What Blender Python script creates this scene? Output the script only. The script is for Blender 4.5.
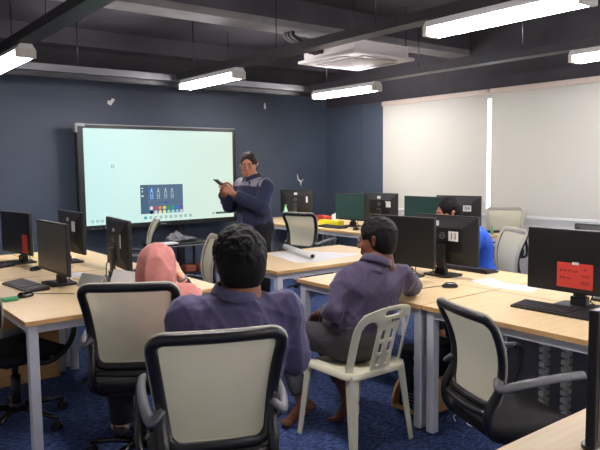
import bpy, bmesh, math, random
import numpy as np
from mathutils import Vector, Matrix, Euler
random.seed(4)
PI = math.pi
scene = bpy.context.scene
for o in list(bpy.data.objects):
    bpy.data.objects.remove(o)
col = scene.collection

# ------------------------------------------------------------------ camera
F = 643.0
cam_d = bpy.data.cameras.new('camera'); cam = bpy.data.objects.new('camera', cam_d); col.objects.link(cam)
cam_d.sensor_width = 36.0; cam_d.lens = F * 36.0 / 600.0; cam_d.clip_start = 0.05
cr = Vector((0.78857571, -0.61484873, -0.01045917))      # camera right in the room
cdn = Vector((-0.06372125, -0.06478525, -0.99586268))    # camera down
cf = Vector((0.6116273, 0.78597959, -0.09026701))        # camera forward
M = Matrix.Identity(4)
for i in range(3):
    M[i][0] = cr[i]; M[i][1] = -cdn[i]; M[i][2] = -cf[i]
M[0][3], M[1][3], M[2][3] = 0, 0, 1.52
cam.matrix_world = M
scene.camera = cam
# ------------------------------------------------------------------ world, exposure
scene.view_settings.view_transform = 'Standard'; scene.view_settings.look = 'None'
scene.view_settings.gamma = 1.0; scene.view_settings.exposure = 1.75
scene.view_settings.use_curve_mapping = False
TUBE = 34.0           # brightness of the fluorescent tubes
w = bpy.data.worlds.new('daylight'); scene.world = w; w.use_nodes = True
bg = w.node_tree.nodes['Background']; bg.inputs[0].default_value = (0.93, 0.96, 1.0, 1); bg.inputs[1].default_value = 2.4

# ------------------------------------------------------------------ materials
MATS = {}
def srgb(r, g, b):
    f = lambda c: (c/255/12.92 if c/255 <= 0.04045 else ((c/255+0.055)/1.055)**2.4)
    return (f(r), f(g), f(b), 1)
def mat(name, rgb, rough=0.5, metal=0.0, emit=None, es=0.0, noise=None, bump=None, spec=None, alpha=None, trans=None, sheen=0):
    """noise=(scale, second rgb, (sx,sy,sz)); bump=(scale, strength, (sx,sy,sz))"""
    if name in MATS: return MATS[name]
    m = bpy.data.materials.new(name); m.use_nodes = True
    nt = m.node_tree; N = nt.nodes; L = nt.links
    b = N['Principled BSDF']
    b.inputs['Base Color'].default_value = srgb(*rgb)
    b.inputs['Roughness'].default_value = rough; b.inputs['Metallic'].default_value = metal
    if spec is not None: b.inputs['Specular IOR Level'].default_value = spec
    if sheen: b.inputs['Sheen Weight'].default_value = sheen
    if emit: 
        b.inputs['Emission Color'].default_value = srgb(*emit); b.inputs['Emission Strength'].default_value = es
    if alpha is not None: b.inputs['Alpha'].default_value = alpha
    if trans is not None: b.inputs['Transmission Weight'].default_value = trans
    def coords(sc3):
        tc = N.new('ShaderNodeTexCoord'); mp = N.new('ShaderNodeMapping'); mp.inputs['Scale'].default_value = sc3
        L.new(tc.outputs['Object'], mp.inputs['Vector']); return mp.outputs['Vector']
    if noise:
        n = N.new('ShaderNodeTexNoise'); n.inputs['Scale'].default_value = noise[0]; n.inputs['Detail'].default_value = 5
        L.new(coords(noise[2] if len(noise) > 2 else (1, 1, 1)), n.inputs['Vector'])
        r = N.new('ShaderNodeValToRGB'); r.color_ramp.elements[0].position = 0.35; r.color_ramp.elements[1].position = 0.65
        r.color_ramp.elements[0].color = srgb(*rgb); r.color_ramp.elements[1].color = srgb(*noise[1])
        L.new(n.outputs['Fac'], r.inputs['Fac']); L.new(r.outputs['Color'], b.inputs['Base Color'])
    if bump:
        n = N.new('ShaderNodeTexNoise'); n.inputs['Scale'].default_value = bump[0]; n.inputs['Detail'].default_value = 4
        L.new(coords(bump[2] if len(bump) > 2 else (1, 1, 1)), n.inputs['Vector'])
        bp = N.new('ShaderNodeBump'); bp.inputs['Strength'].default_value = bump[1]; bp.inputs['Distance'].default_value = 0.01
        L.new(n.outputs['Fac'], bp.inputs['Height']); L.new(bp.outputs['Normal'], b.inputs['Normal'])
    MATS[name] = m
    return m
wall_m = mat('blue_wall_paint', (72, 84, 98), 0.55, noise=(1.5, (67, 79, 93)), bump=(30, 0.08))
upper_m = mat('shaded_upper_wall', (54, 52, 56), 0.8, noise=(3, (62, 60, 64)), bump=(20, 0.2))  # shade above the hanging lights, put into the upper wall's colour
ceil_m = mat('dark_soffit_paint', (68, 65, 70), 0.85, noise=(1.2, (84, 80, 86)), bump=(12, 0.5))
beam_m = mat('lit_beam_underside', (140, 137, 135), 0.85, noise=(4, (124, 122, 121)), bump=(15, 0.3))  # light on the beam undersides, painted as a paler lower band
white_wall_m = mat('white_wall_paint', (205, 203, 200), 0.6, bump=(40, 0.05))
wood_m = mat('maple_laminate', (233, 210, 163), 0.42, noise=(3.0, (226, 199, 148), (1, 14, 14)), spec=0.35)
wood_edge_m = mat('maple_edge_band', (206, 166, 108), 0.5, noise=(8, (196, 154, 98), (1, 8, 1)))
ply_m = mat('plywood', (196, 156, 100), 0.6, noise=(4, (180, 138, 84), (1, 1, 8)))
legm = mat('pale_grey_powder_coat', (205, 208, 214), 0.45)
black_m = mat('black_plastic', (24, 24, 25), 0.42)
black_g = mat('glossy_black_plastic', (20, 20, 21), 0.22)
seat_m = mat('black_seat_fabric', (24, 24, 26), 0.95, bump=(300, 0.3))
mon_back = mat('monitor_back_plastic', (34, 34, 34), 0.38, bump=(250, 0.08))
scr_dark = mat('dark_glass_screen', (22, 22, 22), 0.28)
scr_green = mat('teal_idle_screen', (26, 46, 42), 0.3, emit=(44, 74, 68), es=0.10)
scr_grey = mat('grey_reflecting_screen', (112, 108, 96), 0.3, metal=0.5)  # room reflection on the dark glass, partly put into the base colour
silver_m = mat('silver_plastic', (150, 152, 155), 0.35, metal=0.3)
grey_m = mat('grey_plastic', (105, 107, 108), 0.4)
chrome_m = mat('steel', (170, 172, 175), 0.25, metal=1.0)
paper_m = mat('white_paper', (235, 235, 232), 0.7)
print_m = mat('pale_grey_print', (190, 195, 200), 0.8)
ink_m = mat('black_ink', (30, 30, 32), 0.7)
red_m = mat('red_paper', (205, 62, 50), 0.65)
redink_m = mat('dark_red_ink', (110, 30, 28), 0.7)
key_m = mat('keycap_plastic', (52, 50, 54), 0.45)
tray_m = mat('dark_cable_tray_steel', (62, 62, 65), 0.45, metal=0.3)
tray_b = mat('black_trunking_paint', (34, 33, 35), 0.5)
plast_m = mat('cream_moulded_plastic', (224, 223, 194), 0.4)
yellow_m = mat('yellow_card', (232, 216, 40), 0.5)
green_m = mat('green_plastic', (120, 175, 120), 0.35)
lime_m = mat('lime_card', (150, 190, 60), 0.6)
orange_m = mat('orange_card', (225, 120, 40), 0.6)
pink_m = mat('magenta_card', (200, 70, 140), 0.6)

def carpet():
    m = bpy.data.materials.new('blue_loop_carpet'); m.use_nodes = True
    nt = m.node_tree; N = nt.nodes; L = nt.links; b = N['Principled BSDF']; b.inputs['Roughness'].default_value = 0.95
    b.inputs['Specular IOR Level'].default_value = 0.15
    tc = N.new('ShaderNodeTexCoord')
    mp = N.new('ShaderNodeMapping'); mp.inputs['Rotation'].default_value = (0, 0, 0.9); mp.inputs['Scale'].default_value = (1, 2.2, 1)
    L.new(tc.outputs['Object'], mp.inputs['Vector'])
    n = N.new('ShaderNodeTexNoise'); n.inputs['Scale'].default_value = 26; n.inputs['Detail'].default_value = 3
    L.new(mp.outputs['Vector'], n.inputs['Vector'])
    r = N.new('ShaderNodeValToRGB'); e = r.color_ramp.elements
    e[0].position = 0.38; e[0].color = srgb(40, 54, 90); e[1].position = 0.64; e[1].color = srgb(80, 100, 148)
    L.new(n.outputs['Fac'], r.inputs['Fac']); L.new(r.outputs['Color'], b.inputs['Base Color'])
    n2 = N.new('ShaderNodeTexNoise'); n2.inputs['Scale'].default_value = 180
    L.new(tc.outputs['Object'], n2.inputs['Vector'])
    bp = N.new('ShaderNodeBump'); bp.inputs['Strength'].default_value = 0.5; bp.inputs['Distance'].default_value = 0.01
    L.new(n2.outputs['Fac'], bp.inputs['Height']); L.new(bp.outputs['Normal'], b.inputs['Normal'])
    return m
carpet_m = carpet()
def blind_mat():
    m = bpy.data.materials.new('grey_white_roller_fabric'); m.use_nodes = True
    nt = m.node_tree; N = nt.nodes; L = nt.links; N.remove(N['Principled BSDF'])
    d = N.new('ShaderNodeBsdfDiffuse'); d.inputs[0].default_value = srgb(214, 213, 204)
    t = N.new('ShaderNodeBsdfTranslucent'); t.inputs[0].default_value = srgb(214, 212, 200)
    x = N.new('ShaderNodeMixShader'); x.inputs[0].default_value = 0.25
    L.new(d.outputs[0], x.inputs[1]); L.new(t.outputs[0], x.inputs[2]); L.new(x.outputs[0], N['Material Output'].inputs[0])
    return m
blind_m = blind_mat()
def mesh_fabric():
    m = bpy.data.materials.new('cream_mesh_fabric'); m.use_nodes = True
    nt = m.node_tree; N = nt.nodes; L = nt.links; N.remove(N['Principled BSDF'])
    d = N.new('ShaderNodeBsdfDiffuse'); d.inputs[0].default_value = srgb(218, 216, 188)
    s = N.new('ShaderNodeBsdfTranslucent'); s.inputs[0].default_value = srgb(218, 216, 188)
    t = N.new('ShaderNodeBsdfTransparent')
    a = N.new('ShaderNodeMixShader'); a.inputs[0].default_value = 0.25
    L.new(d.outputs[0], a.inputs[1]); L.new(s.outputs[0], a.inputs[2])
    x = N.new('ShaderNodeMixShader'); x.inputs[0].default_value = 0.14
    L.new(a.outputs[0], x.inputs[1]); L.new(t.outputs[0], x.inputs[2]); L.new(x.outputs[0], N['Material Output'].inputs[0])
    return m
mesh_m = mesh_fabric()
def emis(name, rgb, s):
    if name in MATS: return MATS[name]
    m = bpy.data.materials.new(name); m.use_nodes = True
    nt = m.node_tree; N = nt.nodes; N.remove(N['Principled BSDF'])
    e = N.new('ShaderNodeEmission'); e.inputs[0].default_value = srgb(*rgb); e.inputs[1].default_value = s
    nt.links.new(e.outputs[0], N['Material Output'].inputs[0]); MATS[name] = m
    return m
tube_m = emis('lit_fluorescent_tube', (255, 246, 250), TUBE)

# ------------------------------------------------------------------ mesh helpers
class MB:
    """collects shapes and links them as ONE mesh object"""
    def __init__(s): s.v = []; s.f = []; s.mi = []; s.sm = []; s.cur = 0; s.smooth = False
    def add(s, vs, fs, smooth=None):
        n = len(s.v); s.v += [tuple(v) for v in vs]
        for f in fs:
            s.f.append([i + n for i in f]); s.mi.append(s.cur); s.sm.append(s.smooth if smooth is None else smooth)
        return s
    def box(s, lo, hi, rz=0, c=None, rot=None, bev=0):
        bm = bmesh.new(); bmesh.ops.create_cube(bm, size=1)
        sz = [hi[i] - lo[i] for i in range(3)]; ce = Vector([(hi[i] + lo[i]) / 2 for i in range(3)])
        bmesh.ops.scale(bm, vec=sz, verts=bm.verts)
        if bev: bmesh.ops.bevel(bm, geom=list(bm.edges), offset=min(bev, min(sz) * 0.49), segments=2, affect='EDGES', profile=0.5)
        R = rot if rot is not None else Matrix.Rotation(rz, 3, 'Z')
        vs = [R @ v.co + ce for v in bm.verts]; fs = [[v.index for v in f.verts] for f in bm.faces]
        bm.free(); return s.add(vs, fs, False)
    def tube(s, pts, r, seg=8, cap=True, sy=1.0):
        pts = [Vector(p) for p in pts]; rs = (list(r)+[r[-1]]*len(pts)) if isinstance(r, (list, tuple)) else [r] * len(pts)
        vs = []; fs = []; up = None
        for i, p in enumerate(pts):
            t = (pts[min(i + 1, len(pts) - 1)] - pts[max(i - 1, 0)]).normalized()
            if up is None:
                up = Vector((0, 0, 1)) if abs(t.z) < 0.9 else Vector((1, 0, 0))
            a = t.cross(up).normalized(); b = a.cross(t).normalized(); up = b
            for k in range(seg):
                an = 2 * PI * k / seg
                vs.append(p + a * math.cos(an) * rs[i] + b * math.sin(an) * rs[i] * sy)
        for i in range(len(pts) - 1):
            for k in range(seg):
                k2 = (k + 1) % seg
                fs.append([i * seg + k, i * seg + k2, (i + 1) * seg + k2, (i + 1) * seg + k])
        s.add(vs, fs, True)
        if cap:
            n = len(s.v) - len(vs)
            for base, rev in ((0, True), ((len(pts) - 1) * seg, False)):
                f = [n + base + k for k in range(seg)]
                s.f.append(f[::-1] if rev else f); s.mi.append(s.cur); s.sm.append(False)
        return s
    def cyl(s, p0, p1, r, seg=16): return s.tube([p0, p1], r, seg)
    def lathe(s, prof, c=(0, 0, 0), seg=20, cap=True):
        vs = []; fs = []
        for (r, z) in prof:
            for k in range(seg):
                a = 2 * PI * k / seg; vs.append((c[0] + r * math.cos(a), c[1] + r * math.sin(a), c[2] + z))
        for i in range(len(prof) - 1):
            for k in range(seg):
                k2 = (k + 1) % seg; fs.append([i * seg + k, i * seg + k2, (i + 1) * seg + k2, (i + 1) * seg + k])
        if cap: fs.append(list(range(seg))[::-1]); fs.append([(len(prof) - 1) * seg + k for k in range(seg)])
        return s.add(vs, fs, True)
    def prism(s, pts, axis, a, b, smooth=False):
        """pts: outline in the two other axes, extruded along axis from a to b"""
        def mk(p, h):
            q = [p[0], p[1]]; q.insert(axis, h); return tuple(q)
        n = len(pts); vs = [mk(p, a) for p in pts] + [mk(p, b) for p in pts]
        fs = [[i, (i + 1) % n, n + (i + 1) % n, n + i] for i in range(n)]
        fs += [list(range(n))[::-1], [n + i for i in range(n)]]
        return s.add(vs, fs, smooth)
    def grid(s, rows, smooth=True, closed=False):
        nr = len(rows); nc = len(rows[0]); vs = [p for r in rows for p in r]; fs = []
        for i in range(nr - 1):
            for j in range(nc if closed else nc - 1):
                j2 = (j + 1) % nc; fs.append([i * nc + j, i * nc + j2, (i + 1) * nc + j2, (i + 1) * nc + j])
        return s.add(vs, fs, smooth)
    def ell(s, c, r, seg=14, rings=9, rot=None):
        R = rot or Matrix.Identity(3); rows = []
        for i in range(rings + 1):
            th = PI * i / rings
            rows.append([Vector(c) + R @ Vector((r[0] * math.sin(th) * math.cos(2 * PI * k / seg), r[1] * math.sin(th) * math.sin(2 * PI * k / seg), r[2] * math.cos(th))) for k in range(seg)])
        return s.grid(rows, True, True)
    def build(s, name, m, parent=None, fix=True):
        me = bpy.data.meshes.new(name); me.from_pydata(s.v, [], s.f)
        ms = m if isinstance(m, (list, tuple)) else [m]
        for x in ms: me.materials.append(x)
        me.polygons.foreach_set('material_index', s.mi); me.polygons.foreach_set('use_smooth', s.sm)
        if fix:
            bm = bmesh.new(); bm.from_mesh(me); bmesh.ops.remove_doubles(bm, verts=bm.verts, dist=1e-6)
            bmesh.ops.recalc_face_normals(bm, faces=bm.faces); bm.to_mesh(me); bm.free()
        o = bpy.data.objects.new(name, me); col.objects.link(o)
        if parent: o.parent = parent
        return o
def tag(o, label=None, cat=None, group=None, kind=None):
    if label: o['label'] = label
    if cat: o['category'] = cat
    if group: o['group'] = group
    if kind: o['kind'] = kind
    return o
def thing(name, label, cat, loc=(0, 0, 0), rz=0, group=None):
    o = bpy.data.objects.new(name, None); col.objects.link(o); o.empty_display_size = 0.1
    o.location = loc; o.rotation_euler = (0, 0, rz)
    return tag(o, label, cat, group)
def dup(root, loc, rz, label, group=None):
    r = root.copy(); col.objects.link(r); r.location = loc; r.rotation_euler = (0, 0, rz); r['label'] = label
    if group: r['group'] = group
    for ch in [c for c in root.children]:
        c = ch.copy(); col.objects.link(c); c.parent = r
        for g in [x for x in ch.children]:
            d = g.copy(); col.objects.link(d); d.parent = c
    return r
def struct(name, mb, m): return tag(mb.build(name, m), kind='structure')
def text_obj(name, body, size, m, parent, loc, rot, align='CENTER', thick=0.0004):
    cu = bpy.data.curves.new(name, 'FONT'); cu.body = body; cu.size = size; cu.align_x = align; cu.align_y = 'CENTER'; cu.extrude = thick
    t = bpy.data.objects.new(name, cu); col.objects.link(t); bpy.context.view_layer.update()
    me = bpy.data.meshes.new_from_object(t.evaluated_get(bpy.context.evaluated_depsgraph_get()))
    bpy.data.objects.remove(t); me.materials.clear(); me.materials.append(m)
    o = bpy.data.objects.new(name, me); col.objects.link(o); o.parent = parent; o.location = loc; o.rotation_euler = rot
    return o
def rrect(w, h, r, n=5):
    pts = []
    for cx, cy, a0 in ((w/2-r, h/2-r, 0), (-w/2+r, h/2-r, PI/2), (-w/2+r, -h/2+r, PI), (w/2-r, -h/2+r, 1.5*PI)):
        for k in range(n + 1):
            a = a0 + PI/2*k/n; pts.append((cx + r*math.cos(a), cy + r*math.sin(a)))
    return pts

# ------------------------------------------------------------------ the room
X0, X1, Y0, Y1, ZC = -1.9, 7.3, -2.6, 8.6, 3.3
struct('floor', MB().box((X0-.2, Y0-.2, -.12), (X1+.2, Y1+.2, 0)), carpet_m)
struct('ceiling', MB().box((X0-.2, Y0-.2, ZC), (X1+.2, Y1+.2, ZC+.15)), ceil_m)
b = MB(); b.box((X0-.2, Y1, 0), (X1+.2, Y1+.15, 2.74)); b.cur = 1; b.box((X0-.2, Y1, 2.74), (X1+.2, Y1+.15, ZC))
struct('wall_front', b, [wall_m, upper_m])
struct('wall_left', MB().box((X0-.15, Y0, 0), (X0, Y1, ZC)), white_wall_m)
struct('wall_back', MB().box((X0-.2, Y0-.15, 0), (X1+.2, Y0, ZC)), white_wall_m)
# right wall: blue return next to the corner, window openings behind the blinds
WY0, WY1, WZ0, WZ1 = -2.2, 7.15, 0.86, 2.40
b = MB()
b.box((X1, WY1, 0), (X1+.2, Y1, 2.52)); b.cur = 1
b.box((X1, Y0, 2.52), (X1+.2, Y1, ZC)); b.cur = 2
b.box((X1, Y0, 0), (X1+.2, WY1, WZ0)); b.box((X1, Y0, WZ1), (X1+.2, WY1, 2.52)); b.box((X1, Y0, WZ0), (X1+.2, WY0, WZ1))
for y in (5.2, 3.15, 1.1, -.95): b.box((X1+.12, y-.04, WZ0), (X1+.2, y+.04, WZ1))
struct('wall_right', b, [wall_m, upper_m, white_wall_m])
struct('trim_conduit', MB().box((X1-.02, 7.72, 0), (X1, 7.75, 2.52)), mat('blue_grey_conduit', (70, 80, 95), .5))
struct('baseboard_front', MB().box((X0, Y1-.012, 0), (X1, Y1, .09)), black_m)
struct('baseboard_right', MB().box((X1-.012, Y0, 0), (X1, Y1-.012, .09)), black_m)
# concrete beams across the ceiling
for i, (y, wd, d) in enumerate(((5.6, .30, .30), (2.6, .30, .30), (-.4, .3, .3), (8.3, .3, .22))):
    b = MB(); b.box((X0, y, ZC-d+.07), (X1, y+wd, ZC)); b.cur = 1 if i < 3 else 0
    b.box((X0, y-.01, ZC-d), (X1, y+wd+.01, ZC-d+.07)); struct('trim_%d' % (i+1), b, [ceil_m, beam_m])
glass_m = mat('window_glass', (235, 245, 250), 0.02, trans=1.0)
yb = [(5.24, 7.19), (3.21, 5.20), (1.14, 3.17), (-.93, 1.10), (-2.3, -.97)]
for i, (a, c) in enumerate(yb):
    struct('window_%d' % (i+1), MB().box((X1+.14, max(a, WY0), WZ0), (X1+.15, min(c, WY1), WZ1)), glass_m)
blind_labels = ['grey-white roller blind drawn down beside the blue corner, far left', 'wide grey-white roller blind right of the bright gap', 'roller blind off beyond the right edge', 'roller blind by the camera side', 'last roller blind by the back wall']
for i, (a, c) in enumerate(yb[:3]):
    t = thing('roller_blind', blind_labels[i], 'blind', (X1-.05, (a+c)/2, .84), group=None)
    h = (c-a)/2
    MB().box((-.004, -h+.01, .03), (0, h-.01, 1.60)).build('blind_fabric', blind_m, t)
    MB().box((-.03, -h, 1.60), (.05, h, 1.67), bev=.01).build('valance', mat('cream_valance', (214, 200, 186), .5), t)
    MB().box((-.012, -h+.01, 0), (.006, h-.01, .032), bev=.004).build('bottom_bar', paper_m, t)

# ------------------------------------------------------------------ lights and trays overhead
ZT = 2.50
def batten(first, loc, label):
    if first is None:
        t = thing('fluorescent_light', label, 'ceiling light', loc, 0, 'twin tube battens along the trunking')
        MB().prism([(-.05, .10), (-.085, .045), (-.02, .03), (.02, .03), (.085, .045), (.05, .10)], 1, -.63, .63).build('housing', mat('white_enamel', (225, 225, 222), .4), t)
        for sx in (-.06, .06):
            MB().cyl((sx, -.59, 0), (sx, .59, 0), .016, 12).build('tube', tube_m, t)
        for sy in (-.61, .61):
            e = MB(); e.box((-.085, sy-.022, -.02), (.085, sy+.022, .06), bev=.008)
            e.build('end_cap', mat('end_cap_plastic', (214, 210, 196), .5), t)
        return t
    return dup(first, loc, 0, label)
lights = [((5.95, 6.62, ZT), 'twin tube light nearest the blue corner of the room'),
 ((3.85, 6.62, ZT), 'twin tube light left of the ceiling cassette above the display'),
 ((1.62, 6.52, ZT), 'twin tube light cut off at the left edge of the photo'),
 ((3.85, 2.69, ZT), 'largest twin tube light at the top right'),
 ((5.95, 2.72, ZT), 'twin tube light at the right edge above the blinds'),
 ((1.62, 2.69, ZT), 'twin tube light over the front table out of view'),
 ((5.95, -.8, ZT), 'twin tube light behind the camera on the window side'),
 ((3.85, -.8, ZT), 'twin tube light behind the camera in the middle row'),
 ((1.62, -.8, ZT), 'twin tube light behind the camera in the left row')]
lt = None
for loc, lab in lights:
    o = batten(lt, loc, lab); lt = lt or o
def rods(t, pts, z0, z1, m):
    for x, y in pts: MB().cyl((x, y, z0), (x, y, z1), .006, 6).build('hanger_rod', m, t)
for i, (x, lab, m) in enumerate(((5.95, 'grey perforated cable tray running above the blinds', tray_m), (3.85, 'black trunking running past the ceiling cassette', tray_b), (1.62, 'thick dark trunking in the top left corner', tray_b))):
    t = thing('cable_tray', lab, 'cable tray', (x, 0, ZT+.105), group='overhead cable trays')
    b = MB()
    b.box((-.075, Y0+.3, 0), (.075, 7.3, .006)); b.box((-.079, Y0+.3, 0), (-.073, 7.3, .075)); b.box((.073, Y0+.3, 0), (.079, 7.3, .075))
    y = -2
    while y < 7.2:
        b.box((-.081, y, .03), (-.0785, y+.05, .045)); y += .11
    b.build('channel', m, t)
    rods(t, [(0, 7.0), (0, 5.3), (0, 3.9), (0, 1.6), (0, -1)], .006, ZC-ZT-.105, chrome_m if i == 0 else black_m)
# tray along the front wall
t = thing('cable_tray', 'grey cable tray running across in front of the blue wall', 'cable tray', (0, 7.42, ZT+.10), group='overhead cable trays')
b = MB(); b.box((1.4, -.06, 0), (6.1, .06, .006)); b.box((1.4, -.064, 0), (6.1, -.058, .075)); b.box((1.4, .058, 0), (6.1, .064, .075))
b.cur = 1; b.box((1.4, .064, -.05), (6.1, .13, .03))
b.build('channel', [mat('galvanised_grey_tray', (96, 97, 100), .45, .3), tray_b], t)
rods(t, [(1.9, 0), (2.6, 0), (4.6, 0)], .006, ZC-ZT-.10, black_m)
# ceiling cassette
t = thing('air_conditioner', 'white ceiling cassette air conditioner beside the black trunking', 'air conditioner', (5.13, 5.52, 2.70))
wm = mat('warm_white_plastic', (212, 206, 200), .45)
b = MB(); b.box((-.475, -.475, 0), (.475, .475, .035), bev=.012); b.build('fascia', wm, t)
b = MB(); b.box((-.27, -.27, -.012), (.27, .27, 0), bev=.006)
for k in range(9): b.box((-.24, -.24+k*.056, -.016), (.24, -.225+k*.056, -.011))
b.build('intake_grille', mat('grille_white', (190, 184, 178), .5), t)
for k, a in enumerate((0, PI/2, PI, 1.5*PI)):
    b = MB(); b.box((-.27, .33, -.006), (.27, .40, .002)); R = Matrix.Rotation(a, 3, 'Z'); b.v = [tuple(R @ Vector(p)) for p in b.v]
    b.build('air_vane', mat('vane_grey', (120, 118, 118), .5), t)
MB().box((-.42, -.42, .035), (.42, .42, .16)).build('casing', wm, t)
rods(t, [(-.4, -.4), (.4, -.4), (-.4, .4), (.4, .4)], .16, ZC-2.70, black_m)
b = MB()
for dx in (0, .06, .11): b.tube([(-.42, .1+dx, .1), (-.6, .1+dx, .12), (-.75, .2+dx, .25), (-.78, .3+dx, .60)], .03, 8)
b.build('refrigerant_pipe', black_m, t)

# ------------------------------------------------------------------ desks
def desk(label, x0, x1, y0, y1, group=None, axis='y', z=.74):
    t = thing('computer_desk', label, 'desk', ((x0+x1)/2, (y0+y1)/2, 0), group=group)
    hx, hy = (x1-x0)/2, (y1-y0)/2; g = .0015
    b = MB(); b.box((-hx+g, -hy+g, z-.024), (hx-g, hy-g, z-.0005)); top = b
    o = top.build('tabletop', wood_edge_m, t)
    b = MB(); b.box((-hx+.003, -hy+.003, z-.0006), (hx-.003, hy-.003, z)); b.build('top_surface', wood_m, o)
    for sx in (-1, 1):
        for sy in (-1, 1):
            cx, cy = sx*(hx-.045), sy*(hy-.045)
            o = MB().box((cx-.025, cy-.025, .012), (cx+.025, cy+.025, z-.024), bev=.003).build('leg', legm, t)
            MB().cyl((cx, cy, 0), (cx, cy, .013), .016, 10).build('foot', black_m, o)
    b = MB(); zz = z-.024
    for sy in (-1, 1): b.box((-hx+.07, sy*(hy-.045)-.02, zz-.045), (hx-.07, sy*(hy-.045)+.02, zz))
    for sx in (-1, 1): b.box((sx*(hx-.045)-.02, -hy+.07, zz-.045), (sx*(hx-.045)+.02, hy-.07, zz))
    b.build('frame_rail', legm, t)
    return t
G = 'maple topped desks with pale metal frames'
desk('desk at the left with two monitors turned to the left side, nearest its end', .87, 1.52, 3.42, 4.86)
desk('far left desk behind, with the red tagged monitor', .87, 1.52, 4.87, 6.31)
desk('desk in front of the woman in the pink headscarf', 1.523, 2.17, 3.60, 4.86)
desk('far desk beside the white panelled stand, behind the pink headscarf', 1.523, 2.17, 4.87, 6.31)
desk('bare-ended desk behind the man on the plastic chair', 2.71, 3.38, 2.385, 3.53)
desk('desk under the monitor marked 11', 3.383, 4.05, 2.385, 3.53)
desk('right desk with the red-notice monitor and keyboard', 2.71, 3.38, .98, 2.382)
desk('desk behind the red-notice monitor, far side of it', 3.383, 4.05, .98, 2.382)
desk('table in the middle of the room with the rolled paper', 2.78, 4.22, 3.86, 4.80)
desk('far desk with the yellow box on it', 5.15, 5.80, 5.45, 6.80)
desk('far desk with the green bottle on it', 5.15, 5.80, 6.803, 8.15)
desk('far desk by the blinds under the monitor with two stickers', 5.803, 6.48, 5.45, 6.80)
desk('far desk by the corner under the monitor behind the bottle', 5.803, 6.48, 6.803, 8.15)
desk('far desk in front of the blinds with the teal screen', 5.15, 5.80, 4.24, 5.447)
desk('far desk in front of the blinds under the monitor marked 04', 5.803, 6.48, 4.24, 5.447)
desk('near desk cut off by the bottom right corner of the photo', 1.40, 2.08, -.42, 1.02)

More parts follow.
